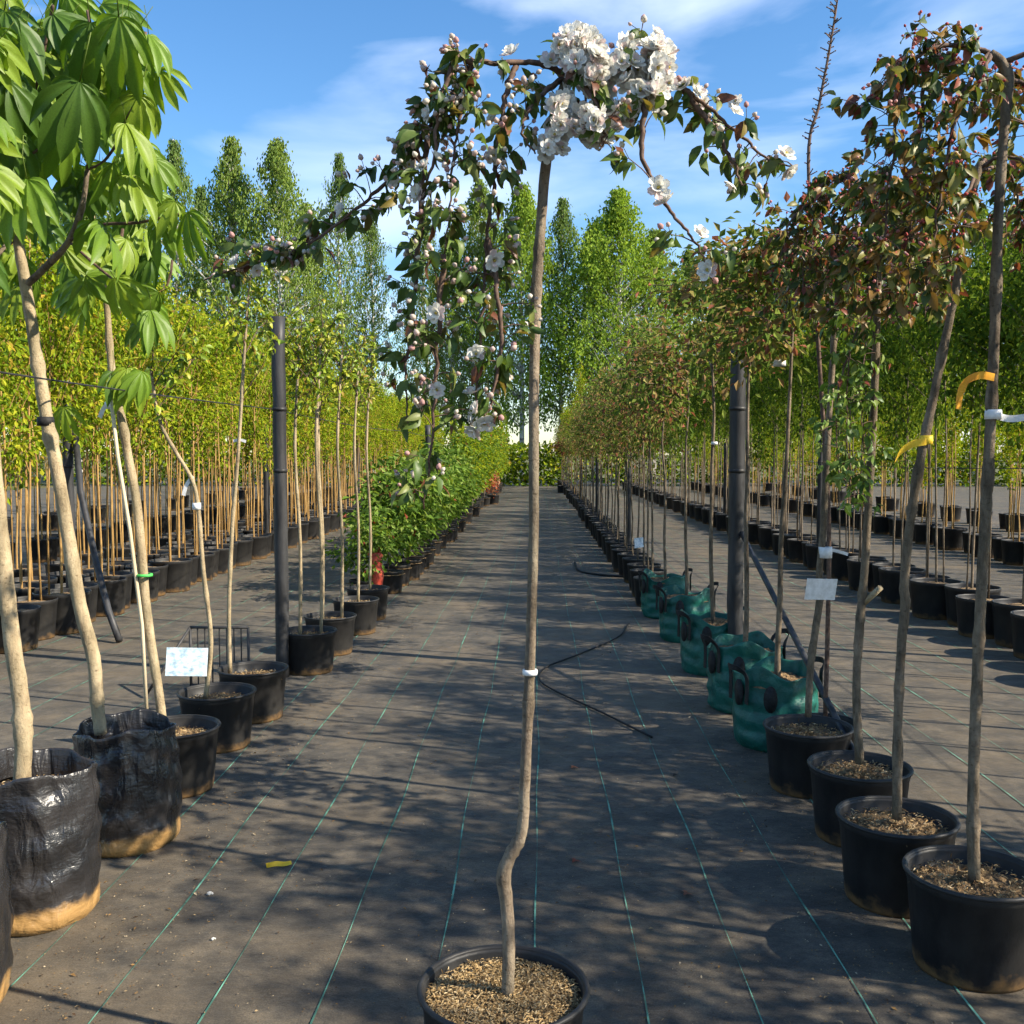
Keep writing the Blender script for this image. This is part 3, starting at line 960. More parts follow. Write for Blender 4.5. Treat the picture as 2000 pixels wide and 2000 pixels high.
Y3 = 4.1
t = pot_tree("weeping_crabapple", "crab apple with a pruned side stub and green shoots hanging low on its stem", at(1622, 1430, Y3).x, Y3, 2)
stem(t, B([(1622, 1440), (1616, 1300), (1622, 1180), (1630, 1090), (1638, 960), (1646, 820), (1652, 680), (1656, 540), (1660, 430), (1665, 380)], Y3),
     [.018, .016, .0165, .016, .015, .015, .0145, .014, .014, .010], 'bark_dark', 10, 0.06, 6, knots=8)
mb = MB(); a, b_ = at(1630, 1138, Y3) - t.location, at(1662, 1108, Y3 - .05) - t.location
tube(mb, [a, a.lerp(b_, .5), b_], [.012, .0125, .012], 8, jitter=.06)
obj("cut_branch", mb.mesh("cut_branch", M['bark_pale'], True), t)
br = [
    (B([(1660, 400), (1620, 345, 4.1), (1570, 335, 4.08), (1535, 380, 4.05), (1520, 460, 4.05), (1512, 560, 4.05)], Y3), 1.6, 0.12),
    (B([(1660, 400), (1630, 370, 4.2), (1595, 400, 4.3), (1575, 480, 4.32), (1565, 590, 4.32)], Y3), 1.6, 0.1),
    (B([(1660, 400), (1640, 400, 3.95), (1615, 460, 3.9), (1605, 540, 3.88), (1600, 600, 3.88)], Y3), 1.5, 0.1),
    (B([(1660, 400), (1700, 370, 4.1), (1740, 400, 4.1), (1760, 480, 4.1), (1770, 590, 4.1)], Y3), 1.4, 0.15),
    (B([(1660, 400), (1680, 420, 4.3), (1700, 500, 4.4), (1705, 600, 4.42)], Y3), 1.4, 0.1),
    (B([(1660, 400), (1690, 420, 3.95), (1680, 520, 3.9), (1672, 620, 3.9)], Y3), 1.2, 0.2),
    (B([(1535, 380, 4.05), (1490, 420, 4.0), (1470, 500, 4.0)], Y3), 0.8, 0.1),
    (B([(1660, 400), (1640, 360, 4.35), (1620, 380, 4.6), (1610, 500, 4.66), (1605, 620, 4.66)], Y3), 1.2, 0.1),
]
leafy_tree(t, br, PAL_RED, 'red', 220, (0.040, 0.056), 0.8, RED_BUDS, seed=33, twig_r=0.007, bud_size=.0098)
# the green hanging shoots
br = [
    (B([(1656, 560), (1630, 590, 4.0), (1605, 660, 3.95), (1598, 760, 3.95), (1600, 860, 3.95), (1606, 950, 3.95)], Y3), 1.2, 0.2),
    (B([(1656, 560), (1640, 620, 4.1), (1625, 720, 4.05), (1628, 820, 4.05), (1622, 900, 4.05)], Y3), 0.9, 0.2),
    (B([(1605, 660, 3.95), (1580, 740, 3.95), (1578, 840, 3.95), (1588, 930, 3.95)], Y3), 0.8, 0.2),
]
leafy_tree(t, br, PAL_SHRUB, 'shoot', 60, (0.034, 0.052), 0.0, seed=34, twig_r=0.004)

Y4 = 4.7
t = pot_tree("crabapple", "thin crab apple with a white card on its stem beside the teal bags", at(1525, 1350, Y4).x, Y4, 0)
stem(t, B([(1525, 1352), (1530, 1250), (1548, 1120), (1546, 1080), (1553, 1000), (1560, 860), (1567, 740), (1575, 620), (1582, 540), (1590, 480)], Y4),
     [.016, .0155, .017, .0155, .015, .014, .0135, .013, .012, .009], 'bark_dark', 10, 0.07, 6, knots=8)
card_tag(t, at(1552, 1092, Y4 - .03), .162, .098, 'tape_white', 0.12, 0.35)["label"] = "blank-looking white label card"
ring_tie(t, at(1557, 1042, Y4), .028, .05, 'tape_white')
ribbon(t, B([(1560, 1036), (1580, 1040), (1600, 1046)], Y4 - .01), .014, 'tape_white', "tie_strip")
br = [
    (B([(1590, 480), (1560, 440, 4.7), (1515, 450, 4.68), (1490, 520, 4.66), (1480, 610, 4.66)], Y4), 1.2, 0.15),
    (B([(1590, 480), (1600, 450, 4.8), (1590, 480, 5.0), (1580, 580, 5.05)], Y4), 1.2, 0.15),
    (B([(1590, 480), (1620, 460, 4.7), (1650, 520, 4.7), (1660, 600, 4.7)], Y4), 1.1, 0.15),
    (B([(1590, 480), (1560, 500, 4.5), (1540, 560, 4.45), (1535, 640, 4.45)], Y4), 1.2, 0.15),
]
leafy_tree(t, br, PAL_RED, 'red', 100, (0.038, 0.055), 0.7, RED_BUDS, seed=35, twig_r=0.006, bud_size=.0098)

# ------------------------------------------------------------------ shared young trees for the rows
def young_tree_meshes(seed, h, cb, cr_, nleaf, lsize, palette, trunk_mat, leafm='leaf', tr=0.012, nbr=11, upright=0.7, shape='oval', simple=True, lean=0.05, twin=False):
    r = random.Random(seed)
    rn = np.random.default_rng(seed)
    tk = MB()
    lx, ly = r.uniform(-lean, lean), r.uniform(-lean, lean)
    pts = [Vector((lx * (z / h) ** 1.5 * h * 0.5 + r.uniform(-.01, .01), ly * (z / h) ** 1.5 * h * 0.5 + r.uniform(-.01, .01), z)) for z in np.linspace(0.2, h * 0.94, 9)]
    path = smooth_path(pts, 3)
    n = len(path)
    tube(tk, path, [tr * (1 - 0.75 * (i / n) ** 1.3) for i in range(n)], 6, jitter=0.08)
    if twin:
        ox, oy = r.uniform(.05, .10) * r.choice((-1, 1)), r.uniform(-.08, .08)
        tube(tk, [(ox, oy, .2), (ox * .9 + .01, oy, .9), (ox * .8 - .01, oy * .9, 1.5), (ox * .5, oy * .6, cb + .5)], [tr * .75, tr * .7, tr * .6, tr * .4], 5)
    P, D = [], []
    per = max(4, nleaf // nbr)
    for b in range(nbr):
        f = (b + r.random() * .8) / nbr
        z0 = cb + (h - cb) * f * 0.82
        p0 = min(path, key=lambda q: abs(q.z - z0))
        a = r.uniform(0, 6.28)
        if shape == 'oval':
            R = cr_ * (0.55 + 0.6 * math.sin(math.pi * min(1, 0.18 + f * 0.8))) * r.uniform(.7, 1.15)
        else:
            R = cr_ * (1.15 - 0.85 * f) * r.uniform(.75, 1.15)
        rise = R * upright * r.uniform(.6, 1.6)
        q = p0 + Vector((math.cos(a) * R, math.sin(a) * R, rise))
        mid = p0.lerp(q, .5) + Vector((0, 0, 0.06 if upright > 0 else 0.12))
        bp = smooth_path([p0, mid, q], 4)
        tube(tk, bp, [tr * .38 * (1 - .7 * i / len(bp)) for i in range(len(bp))], 4, cap=False)
        for _ in range(per):
            u = r.random() ** 0.7
            p = bp[min(len(bp) - 1, int(u * len(bp)))]
            s = 0.04 + 0.30 * cr_ * r.random()
            o = Vector((r.gauss(0, s), r.gauss(0, s), r.gauss(-0.02, s)))
            if o.length > 1.5 * s: o = o * (1.5 * s / o.length)
            P.append(tuple(p + o)); D.append((o.x + r.gauss(0, .1), o.y + r.gauss(0, .1), o.z - abs(r.gauss(0, .12))))
    P, D = np.array(P), np.array(D)
    m = len(P)
    N = rn.normal(size=(m, 3)) + np.array([0.3, -.2, .6])
    L = rn.uniform(.7, 1.3, m) * lsize
    # whole clumps share a tone
    C = pick_colors(palette, m, rn, .22)
    cl = MB(); add_leaves(cl, P, D, N, L, L * rn.uniform(.42, .62, m), C, simple)
    return tk.mesh("trunk", M[trunk_mat], True), cl.mesh("crown", M[leafm])


KINDS = {
    'yellow': [young_tree_meshes(100 + i, rnd.uniform(2.6, 3.9), rnd.uniform(1.25, 1.8), rnd.uniform(.22, .36), 1100, .062, PAL_YELLOW, 'bark_gold', 'leaf_far', .012, 16, 1.7, twin=True) for i in range(9)],
    'green': [young_tree_meshes(140 + i, rnd.uniform(2.7, 3.7), rnd.uniform(1.3, 1.8), rnd.uniform(.36, .52), 2300, .070, PAL_GREEN, 'bark_dark', 'leaf_far', .012, 15, 1.0, twin=True) for i in range(4)],
    'rust': [young_tree_meshes(160 + i, rnd.uniform(2.4, 3.1), rnd.uniform(1.35, 1.75), rnd.uniform(.30, .48), 1050, .056, PAL_RUST, 'bark_dark', 'leaf_far_red', .012, 15, .35) for i in range(6)],
    'rust_high': [young_tree_meshes(240 + i, 2.75 + .1 * i, 2.05, .34, 1300, .055, PAL_RUST, 'bark_dark', 'leaf_far_red', .013, 10, .3) for i in range(3)],
    'shrub': [young_tree_meshes(180 + i, rnd.uniform(0.95, 1.3), .35, .30, 900, .085, PAL_SHRUB, 'twig', 'leaf_far', .006, 12, 1.0) for i in range(4)],
    'lime': [young_tree_meshes(200 + i, rnd.uniform(1.7, 2.4), .55, .36, 1500, .08, PAL_YELLOW + PAL_SHRUB, 'bark', 'leaf_far', .009, 13, .9) for i in range(3)],
    'redball': [young_tree_meshes(220, 1.75, 1.3, .22, 500, .05, [((.16, .025, .02), 3), ((.10, .02, .02), 2)], 'bark', 'leaf_far_red', .010, 12, .4)],
}
PROTO_I = {}


def row_tree(kind, name, label, cat, group, x, Y, rz=None, s=1.0, sp=1.0, crown_scale=1.0):
    k = PROTO_I.get(kind, 0); PROTO_I[kind] = k + 1
    tk, cl = KINDS[kind][(k * 7 + rnd.randrange(2)) % len(KINDS[kind])]
    t = thing(name, label, cat, (x, Y, 0), group, rnd.uniform(0, 6.28) if rz is None else rz)
    add_pot(t, near=False, s=sp)
    a = obj("trunk", tk, t); c = obj("crown", cl, t)
    a.scale = (1, 1, s); c.scale = (crown_scale, crown_scale, s)
    c["kind"] = "stuff"
    return t


# ------------------------------------------------------------------ teal handled bags
def handle(t, bag, ang, R, H, up=0.09, flop=0.05):
    c, s_ = math.cos(ang), math.sin(ang)
    mb = MB()
    for sx in (-1, 1):
        pts = []
    base = Vector((c * (R + .004), s_ * (R + .004), 0)); tan = Vector((-s_, c, 0)); out = Vector((c, s_, 0))
    P = [base - tan * .075 + Vector((0, 0, H * .62)), base - tan * .075 + Vector((0, 0, H * .96)), base - tan * .05 + out * flop * .6 + Vector((0, 0, H + up * .8)),
         base + out * flop + Vector((0, 0, H + up)), base + tan * .05 + out * flop * .6 + Vector((0, 0, H + up * .8)), base + tan * .075 + Vector((0, 0, H * .96)), base + tan * .075 + Vector((0, 0, H * .62))]
    path = smooth_path(P, 5)
    V = []; n = len(path)
    for i, p in enumerate(path):
        d = (path[min(i + 1, n - 1)] - path[max(0, i - 1)]).normalized()
        w = out.cross(d).normalized() * .015; th = out * .002
        V += [p - w - th, p + w - th, p + w + th, p - w + th]
    Q = [(i * 4 + k, i * 4 + (k + 1) % 4, (i + 1) * 4 + (k + 1) % 4, (i + 1) * 4 + k) for i in range(n - 1) for k in range(4)]
    mb.add([tuple(v) for v in V], None, Q)
    return obj("handle", mb.mesh("handle", M['strap']), bag)


def patch(bag, ang, R, z, w=.035, h=.07):
    mb = MB(); c, s_ = math.cos(ang), math.sin(ang)
    V = []
    for rr in (R, R + .008):
        V.append((c * (rr + .004), s_ * (rr + .004), z))
        for k in range(14):
            a = 2 * math.pi * k / 14
            th = ang + math.cos(a) * w / R
            V.append((math.cos(th) * rr, math.sin(th) * rr, z + math.sin(a) * h))
    T = [(15, 16 + k, 16 + (k + 1) % 14) for k in range(14)]
    Q = [(1 + k, 1 + (k + 1) % 14, 16 + (k + 1) % 14, 16 + k) for k in range(14)]
    mb.add(V, T, Q)
    obj("strap_patch", mb.mesh("strap_patch", M['strap'], True), bag)


TEAL = [bag_mesh(60 + i, .215, .40, M['teal'], folds=5, amp=.010, rim_amp=.030, flare=.04) for i in range(3)]
teal_spots = [(1.275, 5.43, "crab apple in a teal handled bag next to the round black pots"), (1.265, 6.2, "crab apple in a teal handled bag, second along from the round pots"),
              (1.25, 7.25, "crab apple in a teal handled bag just past the thick black post"), (1.24, 8.5, "crab apple in a teal handled bag, fourth along from the round pots"),
              (1.22, 9.7, "crab apple in a teal handled bag beside the first small black pots")]
for i, (x, Y, lab) in enumerate(teal_spots):
    t = thing("crabapple", lab, "potted tree", (x, Y, 0), None, 0)
    bag = obj("bag", TEAL[i % 3], t)
    bag.rotation_euler = (0, 0, i * 0.5)
    for a in (math.pi * 1.12, math.pi * .1):
        handle(t, bag, a - i * .5, .225, .40, .035 + .02 * (i % 2), .05 + .02 * (i % 2))
        patch(bag, a - i * .5 + .05, .232, .30)
    patch(bag, -1.9 - i * .5, .232, .29)
    m = obj("mulch", MULCH[i % 3], t, (0, 0, .345)); m.scale = (1.12, 1.12, 1)
    tk, cl = KINDS['rust_high'][i] if i < 3 else KINDS['rust'][i]
    a = obj("trunk", tk, t); c = tag(obj("crown", cl, t), kind="stuff")
    s = (1.0, 1.0, 1.0, 1.05, 1.1)[i]
    a.scale = (1.25, 1.25, s); c.scale = (1.05, 1.05, s)
    if i == 0:
        ring_tie(t, (x - .005, Y, 2.02), .03, .03, 'tape_white')
    if i == 2:
        ring_tie(t, (x, Y, 1.62), .02, .02, 'tape_white')

# the row carries on in black pots
y = 10.4
n = 0
while y < 50:
    kind = 'rust'
    lab = "reddish young crab apple in the black-potted row beyond the teal bags"
    grp = "young crab apples beyond the teal bags"
    if y > 24 and n % 5 == 3:
        kind = 'yellow'; lab = "yellow-green tree among the reddish crab apples beyond the teal bags"; grp = "yellow-green trees in the crab apple row"
    t = row_tree(kind, "crabapple" if kind == 'rust' else "young_tree", lab, "potted tree", grp, 1.22 + rnd.uniform(-.05, .05), y, s=rnd.uniform(.85, 1.12), crown_scale=rnd.uniform(.65, 1.05))
    if n == 1:
        card_tag(t, Vector((t.location.x - .06, t.location.y - .22, .62)), .13, .11, 'card')
    y += rnd.uniform(.52, .68) * (1 if y < 25 else 1.4)
    n += 1
row_tree('redball', "red_leaved_tree", "small round dark red tree at the far end of the crab apple row", "potted tree", None, 1.0, 40, s=1.15, crown_scale=1.6)

# ------------------------------------------------------------------ left-hand row
def palmate(seed):
    """horse chestnut leaf: leaflets radiate from the origin, main axis +y, normal +z"""
    r = np.random.default_rng(seed)
    mb = MB()
    tube(mb, [(0, -.55, .30), (0, -.25, .20), (0, 0, 0)], [.008, .007, .010], 5, (.16, .22, .04))
    base = np.array([(.17, .29, .028), (.085, .17, .022), (.23, .33, .03)][seed % 3]) * r.uniform(.85, 1.1)
    for k, a in enumerate(np.radians([-96, -58, -28, 0, 27, 57, 95]) + r.normal(size=7) * .07):
        L = (.50, .74, .95, 1.0, .95, .74, .50)[k] * r.uniform(.92, 1.08)
        rows = [(0, .012), (.2, .075), (.42, .15), (.62, .185), (.78, .16), (.90, .085), (1.0, .004)]
        V, C = [], []
        for f, w in rows:
            y = f * L; zz = -(.30 + .25 * abs(math.sin(a))) * f * f * L - .03 * abs(math.sin(a))
            x_ = math.sin(a) * y * (1 - .30 * f * f); yy = math.cos(a) * y + .30 * f * f * abs(math.sin(a))
            px, py = math.cos(a), -math.sin(a)
            ww = w * L * .72
            rip = .02 * math.sin(f * 9 + k)
            for s, lift in ((-1, .05 + rip), (-.5, .032), (0, 0), (.5, .032), (1, .05 - rip)):
                V.append((x_ + px * ww * s, yy + py * ww * s, zz + lift * min(1, w * 6)))
                C.append(base * (1.12 if s == 0 else (0.94 + .08 * ((int(f * 20)) % 2))))
        Q = [(i * 5 + j, i * 5 + j + 1, (i + 1) * 5 + j + 1, (i + 1) * 5 + j) for i in range(6) for j in range(4)]
        mb.add(V, None, Q, np.array(C))
    return mb.mesh("leaf", M['leaf_bright'], True)


PALM = [palmate(300 + i) for i in range(6)]


def chestnut_leaf(crown, p, size, base, face=None, r=rnd, tw=0.35):
    o = obj("leaf", r.choice(PALM), crown)
    d = Vector((r.gauss(0, tw), r.gauss(-.15, .25), -1 + r.uniform(0, .35))).normalized() if face is None else face[0].normalized()
    nn = Vector((r.gauss(.35, .35), r.gauss(-.8, .3), r.gauss(.35, .25))).normalized() if face is None else face[1].normalized()
    x = d.cross(nn).normalized(); z = x.cross(d)
    mt = Matrix((x, d, z)).transposed().to_4x4() @ Matrix.Scale(size, 4)
    mt.translation = p - base
    o.matrix_local = mt


bags = [(-1.70, 2.74, .215, .48, 0.0), (-1.69, 3.34, .205, .50, .0), (-1.63, 3.98, .195, .47, .0)]
labs = ["chestnut in a black plastic bag at the near end of the row", "chestnut with a thick pale straight stem in a wrinkled black bag", "horse chestnut with long leaning bare stem in a black bag beside the round pots"]
CH = []
for i, ((x, Y, R, H, ln), lab) in enumerate(zip(bags, labs)):
    t = thing("horse_chestnut", lab, "potted tree", (x, Y, 0))
    obj("bag", bag_mesh(70 + i, R, H, M['bag'], ln), t)
    m = obj("mulch", MULCH[i], t, (0, 0, H - .10)); m.scale = (R / (POT_R * .9) * .93,) * 2 + (1,)
    tag(obj("chips", CHIPS[i], m), kind="stuff")
    CH.append(t)

# stems
stem(CH[0], [Vector((-1.72, 2.74, .36)), Vector((-1.75, 2.75, 1.0)), Vector((-1.86, 2.77, 1.7)), Vector((-1.92, 2.8, 2.4)), Vector((-1.95, 2.8, 2.7))], [.026, .024, .02, .017, .01], 'bark_pale', 12, .05, 6)
stem(CH[1], B([(40, 1490), (44, 1400), (38, 1310), (26, 1230), (14, 1130), (2, 1020), (-14, 860), (-30, 650), (-45, 450), (-50, 250), (-40, 120)], 3.3),
     [.028, .027, .0265, .026, .026, .025, .024, .022, .02, .016, .008], 'bark_pale', 14, .05, 6, knots=5)
stem(CH[2], B([(190, 1385), (183, 1320), (176, 1240), (150, 1140), (130, 1020), (110, 900), (88, 790), (72, 690), (55, 580), (40, 490), (25, 400), (5, 280), (-5, 150), (0, 40)], 3.95),
     [.024, .025, .0265, .0265, .026, .0245, .0245, .023, .0215, .0205, .018, .013, .010, .006], 'bark_pale', 14, .05, 6, knots=6)
ring_tie(CH[2], at(86, 795, 3.95), .028, .035, 'strap')
mb = MB()
tube(mb, [p - CH[2].location for p in smooth_path(B([(48, 540, 3.95), (90, 500, 3.9), (130, 455, 3.85), (155, 390, 3.8), (165, 320, 3.78)]), 5)], [.014] * 8 + [.012] * 8 + [.009] * 5, 8, jitter=.06)
tube(mb, [p - CH[2].location for p in smooth_path(B([(30, 450, 3.95), (5, 470, 3.9), (-30, 520, 3.9)]), 5)], .008, 6)
obj("branch", mb.mesh("branch", M['bark'], True), CH[2])
mb = MB()
for L in ([(165, 320, 3.78), (180, 180, 3.6), (171, 60, 3.5), (165, 20, 3.5)], [(165, 320, 3.78), (200, 300, 3.7), (240, 225, 3.6), (275, 60, 3.55)], [(130, 455, 3.85), (190, 425, 3.75), (260, 420, 3.7), (350, 402, 3.65)],
          [(5, 280, 3.95), (60, 190, 3.7), (90, 60, 3.6), (100, 10, 3.55)], [(5, 280, 3.95), (40, 300, 3.7), (75, 280, 3.6)], [(130, 455, 3.85), (180, 500, 3.8), (215, 530, 3.75), (270, 590, 3.75)]):
    tube(mb, [p - CH[2].location for p in smooth_path(B(L), 6)], .0055, 6)
obj("twigs", mb.mesh("twigs", M['twig'], True), CH[2])


def empty_crown(t):
    mb = MB(); tube(mb, [Vector((0, 0, 2.3)), Vector((.02, 0, 2.36)), Vector((.02, 0.02, 2.42))], .006, 5)
    return obj("crown", mb.mesh("crown", M['twig']), t)


cr2 = empty_crown(CH[2])
front = [(171, 42, 3.42, 150), (224, 31, 3.38, 165), (150, 154, 3.34, 165), (8, 20, 3.3, 150), (238, 232, 3.5, 110), (280, 64, 3.5, 95), (200, 428, 3.6, 120), (354, 399, 3.6, 110), (172, 418, 3.62, 85),
         (217, 525, 3.65, 95), (330, 380, 3.62, 80), (300, 420, 3.65, 85), (290, 300, 3.6, 80), (300, 130, 3.55, 85), (213, 308, 3.55, 90), (262, 180, 3.5, 115), (100, 25, 3.5, 130), (60, 90, 3.6, 130), (30, 250, 3.6, 110), (285, 585, 3.7, 95), (245, 330, 3.6, 110), (120, 240, 3.75, 115),
         (20, 60, 3.45, 130), (70, 350, 3.7, 90), (235, 100, 3.6, 150), (190, 110, 3.6, 140), (110, 110, 3.62, 140), (15, 150, 3.4, 130)]
for x, y, Y, L in front:
    chestnut_leaf(cr2, at(x, y, Y), L * KPX / 2000 * Y * .88, CH[2].location)
for _ in range(64):
    x, y = rnd.uniform(-40, 270), rnd.uniform(-90, 330)
    chestnut_leaf(cr2, at(x, y, rnd.uniform(3.6, 4.3)), rnd.uniform(.13, .20), CH[2].location, tw=.8)
for _ in range(30):
    x, y = rnd.uniform(-40, 300), rnd.uniform(330, 560)
    chestnut_leaf(cr2, at(x, y, rnd.uniform(3.9, 4.4)), rnd.uniform(.12, .18), CH[2].location, tw=.8)
cr1 = empty_crown(CH[1])
for _ in range(30):
    chestnut_leaf(cr1, at(rnd.uniform(-160, 30), rnd.uniform(-60, 360), rnd.uniform(3.05, 3.5)), rnd.uniform(.14, .22), CH[1].location, tw=.8)
cr0 = empty_crown(CH[0])
for _ in range(24):
    chestnut_leaf(cr0, Vector((-1.95 + rnd.gauss(0, .2), 2.75 + rnd.gauss(0, .2), rnd.uniform(2.0, 2.7))), rnd.uniform(.14, .22), CH[0].location, tw=.8)

# third chestnut, staked, in a round pot
Y = 4.62
t = pot_tree("horse_chestnut", "pale double-stemmed chestnut tied with green in a round grey-black pot", -1.665, Y, 1, depth=.06)
stem(t, B([(306, 1365), (300, 1310), (280, 1180), (268, 1060), (258, 950), (240, 850), (226, 770), (210, 690), (200, 560), (185, 470), (170, 380)], Y),
     [.022, .0215, .0215, .021, .020, .019, .018, .016, .014, .012, .008], 'bark_pale', 12, .05, 6, knots=6)
mb = MB(); tube(mb, [p - t.location for p in B([(278, 1365, 4.6), (268, 1180, 4.59), (245, 1000, 4.58), (222, 860, 4.57), (210, 755, 4.56)])], .0085, 8)
obj("stake", mb.mesh("stake", M['stake'], True), t)
ring_tie(t, at(272, 1085, Y - .012), .034, .012, 'green_tie')
ring_tie(t, at(213, 765, Y), .032, .03, 'tape_white')
ribbon(t, B([(206, 762), (196, 770), (188, 788)], Y - .03), .02, 'tape_white', "tie_strip")
c3 = empty_crown(t)
for x, y, L in ((241, 694, 85), (268, 700, 62), (213, 700, 60), (120, 768, 60)):
    chestnut_leaf(c3, at(x, y, Y - .12), L * KPX / 2000 * Y, t.location)
for _ in range(14):
    chestnut_leaf(c3, at(rnd.uniform(120, 300), rnd.uniform(300, 620), rnd.uniform(4.5, 4.9)), rnd.uniform(.14, .2), t.location, tw=.8)

DENS = 1.0


def shoots(t, top, n, R, seed):
    """a loose crown of leafy shoots on the upper stem"""
    r = random.Random(seed)
    br = []
    for k in range(n):
        p = top[0].lerp(top[-1], (k + .5) / n) if k % 2 else top[1].lerp(top[-1], r.random())
        a = r.uniform(0, 6.28); q = R * r.uniform(.5, 1.1)
        br.append(([p, p + Vector((math.cos(a) * q * .5, math.sin(a) * q * .5, .16)), p + Vector((math.cos(a) * q, math.sin(a) * q, r.uniform(.2, .42)))], .9, .15))
    br.append(([top[-1], top[-1] + Vector((.01, .02, .15)), top[-1] + Vector((-.02, .03, .34))], 1.0, 0))
    leafy_tree(t, br, PAL_YELLOW, 'yellow_leaf', 40, (.035, .055), 0, seed=seed, twig_r=.004, leaves_per=(3, 5), droop=.5)


# thin-stemmed trees in the next pots
spots = [(-1.69, 5.32, [(388, 1318), (398, 1210), (384, 1080), (374, 960), (362, 905), (330, 850), (300, 790), (285, 700)], "thin tree with a pale printed card hung on its stem", 'bark_pale'),
         (-1.66, 5.9, [(434, 1270), (432, 1150), (438, 1000), (446, 900), (453, 800), (460, 680), (468, 560)], "thin straight tree between the card-hung tree and the black post", 'bark_pale')]
for i, (x, Y, L, lab, mt_) in enumerate(spots):
    t = pot_tree("young_tree", lab, x, Y, i + 1, depth=.06)
    stem(t, B(L, Y), [.013, .012, .0115, .011, .010, .009, .007], mt_, 8, .06, 6, knots=4)
    if i == 0:
        card_tag(t, at(354, 1222, Y - .12), .205, .145, 'card', -.15, .25)["label"] = "pale blue printed label card"
        ribbon(t, B([(364, 898), (352, 915), (346, 935)], Y), .02, 'tape_white', "tie_strip")
        ring_tie(t, at(371, 955, Y), .02, .035, 'tape_white')
    else:
        ribbon(t, B([(440, 832), (452, 830), (464, 833)], Y), .016, 'tape_white', "tie_strip")
    top = B(L[-1:], Y)[0]
    shoots(t, [Vector(q) for q in B(L, Y)][-3:], 7 if i else 5, .26, 90 + i)
for i, (x, Y, lab) in enumerate(((-1.62, 7.18, "slim tree in the black pot just past the black post"), (-1.60, 7.85, "slim tree in the second pot past the black post"),
                                 (-1.56, 8.75, "slim tree in the third pot past the black post"), (-1.58, 9.5, "slim tree in the last pot before the leafy shrubs"))):
    t = pot_tree("young_tree", lab, x, Y, i, depth=.05)
    for j, dx in enumerate((-.06, .09) if i < 2 else (.02,)):
        stem(t, [Vector((x + dx, Y, .22)), Vector((x + dx + .01, Y, .9)), Vector((x + dx - .02, Y, 1.6)), Vector((x + dx + .02, Y, 2.3))], [.013, .012, .011, .008], 'bark_pale', 8, .06, 5, knots=3)
        shoots(t, [Vector((x + dx, Y, 1.7)), Vector((x + dx, Y, 2.0)), Vector((x + dx + .02, Y, 2.3))], 9, .30, 95 + i * 3 + j)

y, n = 11.3, 0
while y < 46:
    if y < 22:
        t = row_tree('shrub', "leafy_shrub", "low leafy green shrub in a black pot along the aisle edge", "shrub", "leafy potted shrubs along the aisle", -1.62 + rnd.uniform(-.06, .06), y, s=rnd.uniform(.9, 1.25), sp=.85, crown_scale=rnd.uniform(1, 1.25))
    else:
        t = row_tree('lime', "bushy_young_tree", "bright green bushy young tree beyond the leafy potted shrubs", "potted tree", "bright bushy trees beyond the shrubs", -1.62 + rnd.uniform(-.1, .1), y, s=rnd.uniform(.85, 1.1), sp=.9)
    y += rnd.uniform(.5, .65) if y < 22 else rnd.uniform(.75, .95)
    n += 1
# red-wrapped plant and orange plant in this row
t = row_tree('shrub', "wrapped_shrub", "shrub with a bright red plastic wrap round its pot", "shrub", None, -1.80, 10.6, s=.7, sp=.8, crown_scale=.9)
mb = MB(); lathe(mb, [(.05, .06), (.075, .08), (.085, .22), (.06, .34), (.09, .42), (.08, .42), (.05, .33), (.06, .15)], 9)
w_ = obj("red_wrap", mb.mesh("red_wrap", M['red'], True), t, (.12, -.05, .1)); w_["label"] = "crumpled red plastic wrap"
KINDS['orange'] = [young_tree_meshes(231, .8, .25, .22, 420, .07, [((.50, .12, .06), 3), ((.42, .20, .10), 2)], 'twig', 'leaf', .006, 9, .8)]
row_tree('orange', "red_leaved_shrub", "orange-red leaved shrub far along the aisle edge", "shrub", None, -1.32, 31, s=1.3, crown_scale=1.5)

# ------------------------------------------------------------------ blocks of young trees either side
def block(kind, name, label, group, x0, ya, yb, step, jig=.18, s=(.92, 1.1), cs=1.0):
    y = ya; k = 0
    while y < yb:
        row_tree(kind, name, label, "potted tree", group, x0 + (jig if k % 2 else -jig) + rnd.uniform(-.04, .04), y + rnd.uniform(-.06, .06), sp=1.16 * rnd.uniform(.94, 1.05), s=rnd.uniform(*s), crown_scale=cs * rnd.uniform(.62, 1.12))
        y += step * (1 if y < 25 else 1.5); k += 1


Gc = "golden-stemmed trees behind the chestnuts"
block('yellow', "young_tree", "golden-stemmed yellow-green tree in the first tight row behind the chestnuts", Gc + ", first row", -4.2, 6.6, 44, .44, .05, (.9, 1.02))
block('yellow', "young_tree", "golden-stemmed yellow-green tree in the second row behind the chestnuts", Gc + ", second row", -4.75, 7.6, 44, .52, .06, (.95, 1.08))
block('yellow', "young_tree", "golden-stemmed yellow-green tree in the loose row just behind the tight rows by the chestnuts", Gc + ", loose row", -5.4, 9, 36, .8, .08, (.95, 1.1))
block('yellow', "young_tree", "golden-stemmed yellow-green tree in the third row behind the chestnuts", Gc + ", third row", -7.2, 12, 44, .8, .1, (1.0, 1.15), 1.1)
block('yellow', "young_tree", "golden-stemmed yellow-green tree in the farthest row behind the chestnuts", Gc + ", farthest row", -10.0, 17, 44, 1.1, .2, (1.1, 1.25), 1.2)
Gt = "green young trees behind the teal bags"
block('green', "young_tree", "green-crowned young tree in the first tight row behind the teal bags", Gt + ", first row", 3.85, -3, 44, .49, .05, (.92, 1.12), .84)
